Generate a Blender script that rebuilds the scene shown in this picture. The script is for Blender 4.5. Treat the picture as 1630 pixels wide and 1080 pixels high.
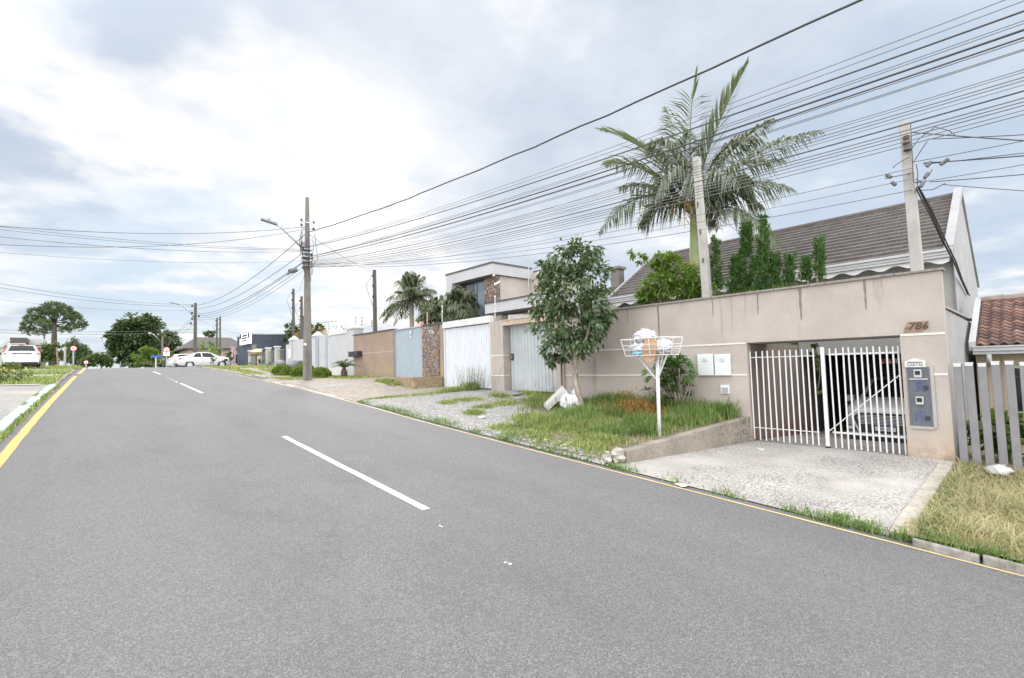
import bpy, math, random
from mathutils import Vector, Matrix, noise
rnd = random.Random(7)
R = math.radians
for o in list(bpy.data.objects): bpy.data.objects.remove(o)
sc = bpy.context.scene
COL = sc.collection

# ------------------------------------------------------------------ camera
FPX, YAW, PITCH, ROLL = 760.0, R(-42.25), R(3.1), R(-1.55)
EYE = Vector((0, 0, 2.1))
_f = Vector((0, math.cos(PITCH), math.sin(PITCH))); _u = Vector((0, -math.sin(PITCH), math.cos(PITCH))); _r = Vector((1, 0, 0))
_r2 = _r * math.cos(ROLL) + _u * math.sin(ROLL); _u2 = -_r * math.sin(ROLL) + _u * math.cos(ROLL)
CM = Matrix.Rotation(YAW, 3, 'Z') @ Matrix((_r2, _u2, -_f)).transposed()
cam_d = bpy.data.cameras.new('camera'); cam = bpy.data.objects.new('camera', cam_d); COL.objects.link(cam)
cam_d.sensor_width = 36; cam_d.lens = 36 * FPX / 1630.0; cam_d.clip_start = .05; cam_d.clip_end = 6000
cam.matrix_world = Matrix.Translation(EYE) @ CM.to_4x4()
sc.camera = cam
def ray(px, py): return CM @ Vector(((px - 815) / FPX, (540 - py) / FPX, -1.0))
def ax(px, py, X): d = ray(px, py); return EYE + d * (X / d.x)      # a photo point at a known distance from the road axis
def ay(px, py, Y): d = ray(px, py); return EYE + d * (Y / d.y)      # a photo point at a known distance along the road

# ------------------------------------------------------------------ world, sun, exposure
SUN = ray(575, 183).normalized()
sc.view_settings.view_transform = 'Standard'; sc.view_settings.look = 'None'
sc.view_settings.exposure = 0.38; sc.view_settings.gamma = 1.0
w = bpy.data.worlds.new('World'); sc.world = w; w.use_nodes = True
nt = w.node_tree; N = nt.nodes; L = nt.links; N.clear()
def nd(t, **k):
    n = N.new(t)
    for a, b in k.items(): setattr(n, a, b)
    return n
def mth(op, a, b=None, c=None, clamp=False):
    n = nd('ShaderNodeMath', operation=op, use_clamp=clamp)
    for i, x in enumerate((a, b, c)):
        if x is None: continue
        if isinstance(x, (int, float)): n.inputs[i].default_value = x
        else: L.new(x, n.inputs[i])
    return n.outputs[0]
def vdot(a, vec):
    n = nd('ShaderNodeVectorMath', operation='DOT_PRODUCT'); L.new(a, n.inputs[0]); n.inputs[1].default_value = vec; return n.outputs['Value']
def smooth(x, a, b, lo=0.0, hi=1.0):
    n = nd('ShaderNodeMapRange', interpolation_type='SMOOTHSTEP'); L.new(x, n.inputs[0])
    for i, q in zip((1, 2, 3, 4), (a, b, lo, hi)): n.inputs[i].default_value = q
    return n.outputs[0]
def mixc(fac, a, b):
    n = nd('ShaderNodeMix', data_type='RGBA')
    if isinstance(fac, (int, float)): n.inputs[0].default_value = fac
    else: L.new(fac, n.inputs[0])
    for s, x in ((n.inputs[6], a), (n.inputs[7], b)):
        if isinstance(x, tuple): s.default_value = (*x, 1)
        else: L.new(x, s)
    return n.outputs[2]
tc = nd('ShaderNodeTexCoord'); D = tc.outputs['Generated']
sx = nd('ShaderNodeSeparateXYZ'); L.new(D, sx.inputs[0])
zc = mth('MAXIMUM', sx.outputs[2], 0.0); den = mth('ADD', zc, 0.14)
cx = nd('ShaderNodeCombineXYZ'); L.new(mth('DIVIDE', sx.outputs[0], den), cx.inputs[0]); L.new(mth('DIVIDE', sx.outputs[1], den), cx.inputs[1]); cx.inputs[2].default_value = 3.7
n1 = nd('ShaderNodeTexNoise'); L.new(cx.outputs[0], n1.inputs['Vector']); n1.inputs['Scale'].default_value = 0.95; n1.inputs['Detail'].default_value = 7; n1.inputs['Roughness'].default_value = .56; n1.inputs['Distortion'].default_value = .35
n2 = nd('ShaderNodeTexNoise'); L.new(cx.outputs[0], n2.inputs['Vector']); n2.inputs['Scale'].default_value = 2.1; n2.inputs['Detail'].default_value = 6; n2.inputs['Roughness'].default_value = .55
sky = nd('ShaderNodeTexSky', sky_type='NISHITA'); sky.sun_disc = False; sky.sun_elevation = math.asin(SUN.z); sky.sun_rotation = math.atan2(SUN.x, SUN.y); sky.air_density = 1.0; sky.dust_density = 1.5
# broad white break in the cloud left of and below the sun
B1 = ray(150, 300).normalized(); B2 = ray(420, 330).normalized(); B3 = ray(560, 470).normalized(); G1 = ray(900, 90).normalized(); G2 = ray(330, 500).normalized(); G3 = ray(1500, 330).normalized()
br = mth('ADD', mth('ADD', smooth(vdot(D, B1), .86, 1.0, 0, .13), smooth(vdot(D, B2), .95, 1.0, 0, .11)), smooth(vdot(D, B3), .985, 1.0, 0, .14))
br = mth('SUBTRACT', br, smooth(vdot(D, G1), .88, 1.0, 0, .10))
t = mth('ADD', n1.outputs[0], br)
white = smooth(mth('ADD', t, mth('MULTIPLY', mth('SUBTRACT', n2.outputs[0], .5), .75)), .49, .67)
grey = smooth(mth('ADD', mth('MULTIPLY', n2.outputs[0], .6), mth('MULTIPLY', n1.outputs[0], .4)), .36, .60)
blue = mth('ADD', smooth(vdot(D, G2), .955, .999, 0, .60), smooth(vdot(D, G3), .93, 1.0, 0, .45))
skyc = nd('ShaderNodeVectorMath', operation='SCALE'); L.new(sky.outputs[0], skyc.inputs[0]); skyc.inputs['Scale'].default_value = 1.0
cl_dark = mixc(grey, (4.45, 5.1, 6.1), (6.1, 6.55, 7.2))
cl_dark = mixc(blue, cl_dark, (4.6, 5.7, 7.0))
n3 = nd('ShaderNodeTexNoise'); L.new(cx.outputs[0], n3.inputs['Vector']); n3.inputs['Scale'].default_value = 3.6; n3.inputs['Detail'].default_value = 7
cl = mixc(white, cl_dark, mixc(smooth(n3.outputs[0], .42, .66), (8.0, 8.0, 8.05), (6.3, 6.65, 7.15)))
cl = mixc(mth('MULTIPLY', smooth(vdot(D, G2), .955, .995, 0, .85), smooth(n2.outputs[0], .36, .60)), cl, (4.5, 5.7, 7.0))
cl = mixc(.06, cl, skyc.outputs[0])
disc = smooth(mth('ADD', vdot(D, SUN), mth('MULTIPLY', mth('SUBTRACT', n2.outputs[0], .5), .004)), math.cos(R(3.0)), math.cos(R(.5)), 0, .9)
glow = smooth(vdot(D, SUN), math.cos(R(9)), 1.0, 0, .35)
cl = mixc(mth('MAXIMUM', disc, glow), cl, (8.5, 8.5, 8.5))
# sky behind and above the viewer, mostly unseen, is boosted as added fill light
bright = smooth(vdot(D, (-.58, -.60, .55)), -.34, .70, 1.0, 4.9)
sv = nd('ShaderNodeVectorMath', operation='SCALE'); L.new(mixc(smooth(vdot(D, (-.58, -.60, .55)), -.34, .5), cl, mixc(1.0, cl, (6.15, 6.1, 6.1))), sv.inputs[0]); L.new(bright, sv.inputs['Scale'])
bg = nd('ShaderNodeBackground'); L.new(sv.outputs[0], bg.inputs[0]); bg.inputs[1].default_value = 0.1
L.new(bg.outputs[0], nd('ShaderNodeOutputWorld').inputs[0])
sd = bpy.data.lights.new('sun', 'SUN'); sd.energy = 1.4; sd.angle = R(12); sd.color = (1, .96, .9)
so = bpy.data.objects.new('sun', sd); COL.objects.link(so); so.rotation_euler = SUN.to_track_quat('Z', 'Y').to_euler(); so.location = (0, 0, 60)

# ------------------------------------------------------------------ mesh helpers
class MB:
    def __init__(s): s.v = []; s.f = []; s.m = []; s.mi = 0
    def add(s, vs, fs):
        b = len(s.v); s.v += [tuple(p) for p in vs]; s.f += [tuple(i + b for i in q) for q in fs]; s.m += [s.mi] * len(fs); return s
    def box(s, x0, y0, z0, x1, y1, z1):
        x0, x1 = min(x0, x1), max(x0, x1); y0, y1 = min(y0, y1), max(y0, y1); z0, z1 = min(z0, z1), max(z0, z1)
        return s.add([(x0, y0, z0), (x1, y0, z0), (x1, y1, z0), (x0, y1, z0), (x0, y0, z1), (x1, y0, z1), (x1, y1, z1), (x0, y1, z1)],
                     [(0, 3, 2, 1), (4, 5, 6, 7), (0, 1, 5, 4), (1, 2, 6, 5), (2, 3, 7, 6), (3, 0, 4, 7)])
    def hexa(s, p):   # eight corners: bottom ring then top ring
        return s.add(p, [(0, 3, 2, 1), (4, 5, 6, 7), (0, 1, 5, 4), (1, 2, 6, 5), (2, 3, 7, 6), (3, 0, 4, 7)])
    def prism(s, pts, ext):
        n = len(pts); e = Vector(ext); a = [Vector(p) for p in pts]
        return s.add(a + [p + e for p in a], [tuple(range(n))[::-1], tuple(range(n, 2 * n))] + [(i, (i + 1) % n, n + (i + 1) % n, n + i) for i in range(n)])
    def tube(s, pts, r, n=8, cap=True):
        pts = [Vector(p) for p in pts]; k = len(pts); rs = r if isinstance(r, (list, tuple)) else [r] * k
        vs = []; up = None
        for i, p in enumerate(pts):
            d = (pts[min(i + 1, k - 1)] - pts[max(i - 1, 0)]).normalized()
            if up is None or abs(d.dot(up)) > .98: up = Vector((0, 0, 1)) if abs(d.z) < .95 else Vector((1, 0, 0))
            a = d.cross(up).normalized(); b = a.cross(d)
            vs += [p + (a * math.cos(2 * math.pi * j / n) + b * math.sin(2 * math.pi * j / n)) * rs[i] for j in range(n)]
        fs = [(i * n + j, i * n + (j + 1) % n, (i + 1) * n + (j + 1) % n, (i + 1) * n + j) for i in range(k - 1) for j in range(n)]
        if cap: fs += [tuple(range(n))[::-1], tuple(range((k - 1) * n, k * n))]
        return s.add(vs, fs)
    def bar(s, a, b, wx, wy=None):   # square bar between two points
        wy = wy or wx; a = Vector(a); b = Vector(b); d = (b - a).normalized()
        up = Vector((0, 0, 1)) if abs(d.z) < .95 else Vector((1, 0, 0)); p = d.cross(up).normalized() * wx / 2; q = p.cross(d).normalized() * wy / 2
        return s.hexa([a - p - q, a + p - q, a + p + q, a - p + q, b - p - q, b + p - q, b + p + q, b - p + q])
    def lathe(s, prof, c, n=16, axis='z'):
        vs = []
        for (r, h) in prof:
            for j in range(n):
                t = 2 * math.pi * j / n; p = (r * math.cos(t), r * math.sin(t), h)
                if axis == 'y': p = (p[0], p[2], p[1])
                if axis == 'x': p = (p[2], p[0], p[1])
                vs.append(Vector(p) + Vector(c))
        k = len(prof)
        return s.add(vs, [(i * n + j, i * n + (j + 1) % n, (i + 1) * n + (j + 1) % n, (i + 1) * n + j) for i in range(k - 1) for j in range(n)] + [tuple(range(n))[::-1], tuple(range((k - 1) * n, k * n))])
    def grid(s, fn, us, vs_):
        n = len(vs_)
        return s.add([fn(u, v) for u in us for v in vs_], [(i * n + j, (i + 1) * n + j, (i + 1) * n + j + 1, i * n + j + 1) for i in range(len(us) - 1) for j in range(n - 1)])
    def leaf(s, p, d, up, ln, wd, droop=0.0):
        d = d.normalized(); a = d.cross(up)
        a = a.normalized() if a.length > 1e-4 else Vector((1, 0, 0)); nrm = a.cross(d)
        m = p + d * ln * .45 + nrm * ln * .06; tip = p + d * ln + Vector((0, 0, -droop * ln))
        return s.add([p, m + a * wd / 2 - nrm * wd * .12, tip, m - a * wd / 2 - nrm * wd * .12, m], [(0, 1, 4), (1, 2, 4), (4, 2, 3), (0, 4, 3)])
    def blob(s, c, r, n=10, k=7, amp=.12, seed=0.0):
        c = Vector(c); vs = []; fs = []
        for i in range(k + 1):
            th = math.pi * i / k
            for j in range(n):
                ph = 2 * math.pi * j / n; d = Vector((math.sin(th) * math.cos(ph), math.sin(th) * math.sin(ph), math.cos(th)))
                q = 1 + amp * noise.noise(d * 2.1 + Vector((seed, seed * 1.7, 3))) * 2
                vs.append(c + Vector((d.x * r[0], d.y * r[1], d.z * r[2])) * q)
        fs = [(i * n + j, (i + 1) * n + j, (i + 1) * n + (j + 1) % n, i * n + (j + 1) % n) for i in range(k) for j in range(n)]
        return s.add(vs, fs)
    def build(s, name, mat, parent=None, smooth=False, bevel=0.0, local=False, origin=None):
        off = Vector((0, 0, 0))
        if not local:
            if parent is not None:
                q = parent; off = Vector((0, 0, 0))
                while q is not None: off += q.location; q = q.parent
            elif origin is not None: off = Vector(origin)
            elif s.v:
                xs, ys, zs = zip(*s.v); off = Vector(((min(xs) + max(xs)) / 2, (min(ys) + max(ys)) / 2, min(zs)))
        me = bpy.data.meshes.new(name)
        me.from_pydata([(x - off.x, y - off.y, z - off.z) for x, y, z in s.v], [], s.f)
        mats = mat if isinstance(mat, (list, tuple)) else [mat]
        for m in mats: me.materials.append(m)
        if len(mats) > 1: me.polygons.foreach_set('material_index', s.m)
        if smooth: me.polygons.foreach_set('use_smooth', [True] * len(me.polygons))
        me.update()
        o = bpy.data.objects.new(name, me); COL.objects.link(o)
        if parent is not None: o.parent = parent
        elif not local: o.location = off
        if bevel:
            b = o.modifiers.new('bevel', 'BEVEL'); b.width = bevel; b.segments = 2; b.limit_method = 'ANGLE'; b.angle_limit = R(40)
        return o
def tag(o, label=None, cat=None, group=None, kind=None):
    if label: o['label'] = label
    if cat: o['category'] = cat
    if group: o['group'] = group
    if kind: o['kind'] = kind
    return o
def thing(name, label, cat, loc=(0, 0, 0), group=None, rz=0.0):
    o = bpy.data.objects.new(name, None); o.empty_display_size = .2; COL.objects.link(o); o.location = loc; o.rotation_euler[2] = rz
    return tag(o, label, cat, group)
def structure(o): o['kind'] = 'structure'; return o
def copy_tree(o, parent=None):
    c = o.copy(); COL.objects.link(c); c.parent = parent
    for ch in o.children: copy_tree(ch, c)
    return c
def text_mb(mb, body, size, place, depth=.004, xs=1.0):
    """letters as solid geometry; place(x, y, d) turns flat letter coordinates into a point"""
    cu = bpy.data.curves.new('txt', 'FONT'); cu.body = body; cu.size = size; cu.align_x = 'CENTER'; cu.align_y = 'CENTER'; cu.extrude = depth / 2; cu.resolution_u = 3; cu.offset = size * .012
    ob = bpy.data.objects.new('txt', cu); COL.objects.link(ob); dg = bpy.context.evaluated_depsgraph_get(); me = bpy.data.meshes.new_from_object(ob.evaluated_get(dg))
    mb.add([place(v.co.x * xs, v.co.y, v.co.z + depth / 2) for v in me.vertices], [tuple(p.vertices) for p in me.polygons])
    bpy.data.objects.remove(ob); bpy.data.curves.remove(cu); bpy.data.meshes.remove(me)

# ------------------------------------------------------------------ materials
def new_mat(name):
    m = bpy.data.materials.new(name); m.use_nodes = True; t = m.node_tree; t.nodes.clear()
    out = t.nodes.new('ShaderNodeOutputMaterial'); b = t.nodes.new('ShaderNodeBsdfPrincipled'); t.links.new(b.outputs[0], out.inputs[0]); return m, t, b, out
class G:   # tiny node-graph helper
    def __init__(s, t): s.t = t; s.geo = t.nodes.new('ShaderNodeNewGeometry'); s.tc = t.nodes.new('ShaderNodeTexCoord')
    def n(s, ty, ins=None, **k):
        x = s.t.nodes.new(ty)
        for a, b in k.items(): setattr(x, a, b)
        for a, b in (ins or {}).items():
            if isinstance(b, bpy.types.NodeSocket): s.t.links.new(b, x.inputs[a])
            else: x.inputs[a].default_value = b
        return x
    def pos(s, scale=(1, 1, 1), rot=(0, 0, 0), obj=False):
        x = s.n('ShaderNodeMapping', {'Scale': scale, 'Rotation': rot}); s.t.links.new(s.tc.outputs['Object'] if obj else s.geo.outputs['Position'], x.inputs[0]); return x.outputs[0]
    def noise(s, vec, scale, detail=4, rough=.55, dist=0.0): return s.n('ShaderNodeTexNoise', {'Vector': vec, 'Scale': scale, 'Detail': detail, 'Roughness': rough, 'Distortion': dist}).outputs[0]
    def voro(s, vec, scale, feat='F1', out='Distance', rnd=1.0): return s.n('ShaderNodeTexVoronoi', {'Vector': vec, 'Scale': scale, 'Randomness': rnd}, feature=feat).outputs[out]
    def rng(s, x, a, b, lo=0.0, hi=1.0): return s.n('ShaderNodeMapRange', {0: x, 1: a, 2: b, 3: lo, 4: hi}).outputs[0]
    def mix(s, f, a, b, mode='MIX'):
        x = s.n('ShaderNodeMix', data_type='RGBA', blend_type=mode)
        for i, q in ((0, f), (6, a), (7, b)):
            if isinstance(q, bpy.types.NodeSocket): s.t.links.new(q, x.inputs[i])
            elif i == 0: x.inputs[0].default_value = q
            else: x.inputs[i].default_value = (*q, 1) if len(q) == 3 else q
        return x.outputs[2]
    def math(s, op, a, b=None, clamp=False):
        x = s.n('ShaderNodeMath', operation=op, use_clamp=clamp)
        for i, q in enumerate((a, b)):
            if q is None: continue
            if isinstance(q, bpy.types.NodeSocket): s.t.links.new(q, x.inputs[i])
            else: x.inputs[i].default_value = q
        return x.outputs[0]
    def bump(s, b, h, strength=.3, dist=.01):
        x = s.n('ShaderNodeBump', {'Height': h, 'Strength': strength, 'Distance': dist}); s.t.links.new(x.outputs[0], b.inputs['Normal'])
def P_(name, col, rough=.75, var=.18, scale=2.5, bump=0.0, bscale=60, metal=0.0, dirt=None, dirt_amt=.3, coat=0.0):
    m, t, b, _ = new_mat(name); g = G(t); p = g.pos()
    f = g.noise(p, scale, 5, .6)
    c = g.mix(g.rng(f, .3, .7), tuple(x * (1 - var) for x in col), tuple(min(1, x * (1 + var * .6)) for x in col))
    if dirt:
        k = g.noise(g.pos((1, 1, .35)), scale * 2.3, 6, .65); c = g.mix(g.math('MULTIPLY', g.rng(k, .52, .72), dirt_amt), c, dirt)
    t.links.new(c, b.inputs['Base Color']); b.inputs['Roughness'].default_value = rough; b.inputs['Metallic'].default_value = metal
    if coat: b.inputs['Coat Weight'].default_value = coat; b.inputs['Coat Roughness'].default_value = .06
    if bump: g.bump(b, g.noise(p, bscale, 4, .6), bump, .01)
    return m
def leaf_mat(name, cols, trans=.3, rough=.5):
    m, t, b, out = new_mat(name); g = G(t)
    r = g.n('ShaderNodeValToRGB'); t.links.new(g.geo.outputs['Random Per Island'], r.inputs[0]); cr = r.color_ramp
    while len(cr.elements) < len(cols): cr.elements.new(.5)
    for i, c in enumerate(cols): cr.elements[i].position = i / max(1, len(cols) - 1); cr.elements[i].color = (*c, 1)
    k = g.noise(g.pos(), 1.3, 3); c = g.mix(g.rng(k, .3, .7, 0, .35), r.outputs[0], tuple(x * .6 for x in cols[0]))
    t.links.new(c, b.inputs['Base Color']); b.inputs['Roughness'].default_value = rough; b.inputs['Specular IOR Level'].default_value = .35
    tr = g.n('ShaderNodeBsdfTranslucent'); tcx = g.mix(.5, c, (.3, .4, .04)); t.links.new(tcx, tr.inputs[0])
    ms = g.n('ShaderNodeMixShader', {0: trans}); t.links.new(b.outputs[0], ms.inputs[1]); t.links.new(tr.outputs[0], ms.inputs[2]); t.links.new(ms.outputs[0], out.inputs[0])
    return m
def glass_mat(name, tint=(.02, .025, .03), rough=.04):
    m, t, b, _ = new_mat(name); b.inputs['Base Color'].default_value = (*tint, 1); b.inputs['Roughness'].default_value = rough; b.inputs['Specular IOR Level'].default_value = .7; return m

M = {}
def asphalt():
    m, t, b, _ = new_mat('asphalt'); g = G(t); p = g.pos()
    big = g.noise(g.pos((.9, .3, 1)), .7, 5, .6); mid = g.noise(p, 4.5, 4, .6); fine = g.noise(p, 90, 3, .7); vo = g.voro(p, 120, out='Color'); vd = g.voro(p, 70)
    c = g.mix(g.rng(big, .3, .72), (.096, .094, .097), (.116, .1135, .116))
    g1 = g.noise(p, 75, 4, .8); c = g.mix(g.rng(mid, .35, .7, 0, .4), c, (.088, .086, .089)); c = g.mix(g.rng(g1, .50, .62, 0, .32), c, (.060, .058, .058)); c = g.mix(g.rng(g1, .36, .46, .3, 0), c, (.22, .216, .216))
    sepv = g.n('ShaderNodeSeparateColor', {0: vo}).outputs[0]
    c = g.mix(g.rng(sepv, .6, 1.0, 0, .55), c, (.25, .245, .245)); c = g.mix(g.rng(sepv, .0, .32, .6, 0), c, (.045, .045, .047))
    ln = g.noise(g.pos((.9, .02, 0)), 1.3, 3, .5); c = g.mix(g.rng(ln, .42, .62, 0, .16), c, (.068, .067, .068)); rp = g.math('MULTIPLY', g.rng(g.noise(g.pos((1, .35, 0)), .35, 3, .5), .55, .60, 0, .05), 1.0); c = g.mix(rp, c, (.19, .187, .186)); wn = g.noise(g.pos((.6, .35, 1)), 1.3, 5, .65, .6); pz = g.math('MULTIPLY', g.rng(wn, .50, .74), g.rng(g.noise(p, 30, 5, .85), .46, .54)); c = g.mix(g.math('MULTIPLY', pz, .5), c, (.036, .036, .038))
    t.links.new(c, b.inputs['Base Color']); b.inputs['Roughness'].default_value = .82
    g.bump(b, g.math('ADD', g.math('MULTIPLY', vd, 1.2), fine), .55, .006); return m
M['asphalt'] = asphalt()
def paint(name, col, wear=.55):
    m, t, b, _ = new_mat(name); g = G(t); p = g.pos(); k = g.noise(p, 38, 5, .7); k2 = g.noise(p, 3, 4)
    c = g.mix(g.rng(k2, .3, .7), tuple(x * .88 for x in col), col)
    c = g.mix(g.rng(k, wear, wear + .14, 0, .8), c, (.2, .2, .2)); t.links.new(c, b.inputs['Base Color']); b.inputs['Roughness'].default_value = .6; g.bump(b, g.noise(p, 90, 3), .3, .004); return m
M['paint_white'] = paint('road_paint_white', (.50, .50, .49), .53); M['paint_yellow'] = paint('road_paint_yellow', (.66, .315, .085), .56)
M['paint_pale_yellow'] = paint('pale_yellow_paint', (.55, .43, .20), .52)
M['mint'] = paint('mint_kerb_paint', (.36, .50, .44), .60)
def gravel(name, c1, c2, c3, sc_):
    m, t, b, _ = new_mat(name); g = G(t); p = g.pos(); vo = g.n('ShaderNodeSeparateColor', {0: g.voro(p, sc_, out='Color')}).outputs[0]; vd = g.voro(p, sc_); k = g.noise(p, .9, 5, .65)
    c = g.mix(vo, c1, c2); c = g.mix(g.rng(vd, .25, .55, 0, .6), c, tuple(x * .35 for x in c1)); c = g.mix(g.rng(k, .52, .7, 0, .75), c, c3)
    t.links.new(c, b.inputs['Base Color']); b.inputs['Roughness'].default_value = .9; g.bump(b, g.math('SUBTRACT', 1.0, vd), .9, .02); return m
M['gravel'] = gravel('gravel', (.19, .188, .185), (.50, .49, .48), (.25, .23, .19), 24)
M['soil'] = gravel('soil', (.16, .13, .09), (.27, .23, .16), (.12, .15, .06), 22)
M['drysoil'] = gravel('dry_soil', (.30, .25, .15), (.46, .40, .25), (.22, .24, .10), 16)
M['turf'] = gravel('turf', (.10, .15, .04), (.20, .25, .08), (.24, .22, .12), 14)
def rough_concrete(name, ca, cb, dark, sc_=1.0):
    m, t, b, _ = new_mat(name); g = G(t); p = g.pos(); k = g.noise(p, 1.1 * sc_, 6, .62); sp = g.noise(g.pos((1, 1.9, 1)), 17 * sc_, 6, .8); z = g.noise(p, .8 * sc_, 3)
    c = g.mix(g.rng(k, .3, .7), ca, cb); msk = g.math('MULTIPLY', g.rng(sp, .47, .57), g.rng(z, .32, .54, .15, 1.0)); c = g.mix(g.math('MULTIPLY', msk, .78), c, dark)
    st = g.noise(p, .45, 4, .6); c = g.mix(g.rng(st, .58, .75, 0, .4), c, (.42, .32, .22))
    t.links.new(c, b.inputs['Base Color']); b.inputs['Roughness'].default_value = .88; g.bump(b, sp, .6, .012); return m
M['drive'] = rough_concrete('driveway_concrete', (.28, .265, .25), (.40, .382, .36), (.075, .072, .07))
M['slab'] = rough_concrete('slab_concrete', (.20, .192, .18), (.27, .26, .245), (.12, .115, .11), .5)
M['kerb'] = P_('kerb_stone', (.25, .24, .215), .9, .4, 9, .8, 30, dirt=(.07, .075, .05), dirt_amt=.85)
M['bank'] = rough_concrete('retaining_concrete', (.17, .15, .125), (.31, .275, .235), (.06, .055, .045), .9)
M['kerb_light'] = P_('kerb_light', (.36, .335, .295), .9, .25, 4, .6, 30, dirt=(.13, .12, .10), dirt_amt=.8)
def stucco(name, col, streak=.5, base=(.45, .31, .21), zb=None, zt=None, ribs=True):
    m, t, b, _ = new_mat(name); g = G(t); p = g.pos(); k = g.noise(p, 1.2, 5, .6); rb = g.noise(g.pos((1, 30, 3.2)), 2.2, 4, .65)
    c = g.mix(g.rng(k, .3, .7), tuple(x * .84 for x in col), tuple(x * 1.08 for x in col)); k3 = g.noise(p, .5, 3, .5); c = g.mix(g.rng(k3, .35, .7, 0, .25), c, tuple(x * y for x, y in zip(col, (.80, .78, .76)))); c = g.mix(g.rng(rb, .35, .65, 0, .22), c, tuple(x * .72 for x in col))
    if zt is not None:
        z = g.n('ShaderNodeSeparateXYZ', {0: p}).outputs[2]
        run = g.noise(g.pos((1, 2.4, .14)), 1.5, 5, .68); top = g.rng(z, zt - 1.5, zt, 0, 1); c = g.mix(g.math('MULTIPLY', g.math('MULTIPLY', g.rng(run, .58, .74), top), streak), c, (.11, .105, .10))
        if zb is not None:
            bt = g.math('MULTIPLY', g.rng(z, zb, zb + 1.0, 1, 0), g.rng(g.noise(p, 2.2, 4, .6), .28, .6)); c = g.mix(g.math('MULTIPLY', bt, .9), c, base); sp_ = g.math('MULTIPLY', g.rng(z, zb, zb + .45, 1, 0), g.rng(g.noise(p, 7, 5, .7), .38, .6)); c = g.mix(g.math('MULTIPLY', sp_, .75), c, tuple(x * .45 for x in base))
    t.links.new(c, b.inputs['Base Color']); b.inputs['Roughness'].default_value = .92; g.bump(b, g.math('ADD', rb, g.math('MULTIPLY', g.noise(p, 70, 3), .6)), .7 if ribs else .3, .008); return m
M['stucco'] = stucco('beige_stucco', (.375, .335, .307), .8, (.43, .325, .235), .1, 3.6)
M['stucco2'] = stucco('brown_stucco', (.27, .205, .16), .3, (.33, .25, .15), 1.6, 4.0)
M['stucco_house'] = stucco('house_stucco', (.42, .38, .345), .1, zt=None)
M['parge'] = stucco('grey_render', (.33, .325, .315), .85, (.3, .28, .25), 0, 3.0, False)
M['sidewall'] = stucco('weathered_render', (.29, .29, .29), 1.0, (.22, .21, .2), 0, 2.9, False)
M['brickparge'] = stucco('rough_brown_render', (.20, .165, .14), .9, (.22, .12, .08), 0, 2.6)
M['white'] = P_('white_paint', (.50, .50, .50), .6, .07, 2, .1, 60, dirt=(.45, .44, .42), dirt_amt=.25)
M['white_wall'] = P_('white_wall_paint', (.38, .385, .40), .7, .06, 1.2, .1, 60, dirt=(.45, .45, .44), dirt_amt=.3)
M['trim'] = P_('cream_trim', (.56, .535, .51), .7, .1, 6, .1, 60)
M['coping'] = P_('stone_coping', (.22, .20, .185), .85, .25, 9, .4, 60, dirt=(.08, .08, .08), dirt_amt=.7)
M['steel_white'] = P_('white_enamel_steel', (.55, .555, .56), .45, .05, 3, dirt=(.42, .32, .25), dirt_amt=.22)
M['corr_white'] = P_('white_corrugated_steel', (.50, .525, .56), .45, .05, 2, dirt=(.36, .36, .36), dirt_amt=.22)
M['corr_blue'] = P_('blue_grey_corrugated_steel', (.275, .325, .365), .5, .07, 2)
M['corr_old'] = P_('weathered_zinc_sheet', (.38, .41, .43), .5, .12, 1.5, .1, 20, .25, dirt=(.36, .27, .19), dirt_amt=.5)
M['grey_paint'] = P_('grey_paint', (.165, .163, .175), .6, .12, 3, .15, 40, dirt=(.33, .3, .27), dirt_amt=.25)
M['black_paint'] = P_('black_paint', (.022, .024, .03), .45, .2, 3)
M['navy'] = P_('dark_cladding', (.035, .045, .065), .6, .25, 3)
M['pole'] = P_('pole_concrete', (.155, .143, .13), .9, .22, 3, .4, 40, dirt=(.13, .12, .11), dirt_amt=.5)
M['pole_dark'] = P_('weathered_pole_concrete', (.085, .077, .07), .9, .25, 3, .4, 40, dirt=(.04, .035, .035), dirt_amt=.5)
M['pole_light'] = P_('pale_pole_concrete', (.33, .32, .305), .9, .16, 3, .4, 40, dirt=(.2, .19, .18), dirt_amt=.4)
M['cable'] = P_('cable_rubber', (.04, .04, .043), .6, .1); M['cable_grey'] = P_('cable_grey', (.11, .11, .115), .6, .1)
M['metal'] = P_('galvanised_metal', (.36, .37, .38), .4, .15, 4, 0, 60, .7); M['ceramic'] = P_('brown_insulator', (.05, .035, .03), .3, .1)
M['rust'] = P_('rusty_steel', (.13, .075, .05), .8, .35, 8, .3, 50)
M['wood'] = P_('old_wood', (.22, .16, .11), .85, .3, 8, .3, 40)
M['glass'] = glass_mat('window_glass'); M['glass_sky'] = glass_mat('reflecting_glass', (.10, .13, .17), .03)
M['rubber'] = P_('tyre_rubber', (.018, .018, .018), .85, .2); M['black_plastic'] = P_('black_plastic', (.015, .015, .016), .5, .1)
M['car_white'] = P_('white_car_paint', (.50, .51, .52), .3, .02, 1, coat=.3); M['car_silver'] = P_('silver_car_paint', (.36, .36, .365), .35, .03, 1, 0, 60, .1, coat=.25)
M['alloy'] = P_('alloy', (.55, .55, .56), .4, .05, 1, 0, 60, .2); M['red_lens'] = P_('red_lens', (.36, .03, .03), .2, .1, 1, coat=.6); M['clear_lens'] = P_('clear_lens', (.55, .57, .6), .12, .1, 1, coat=.6)
M['glass_dark'] = glass_mat('dark_car_glass', (.012, .014, .016), .08); M['glass_dark'].node_tree.nodes['Principled BSDF'].inputs['Specular IOR Level'].default_value = .25
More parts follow.
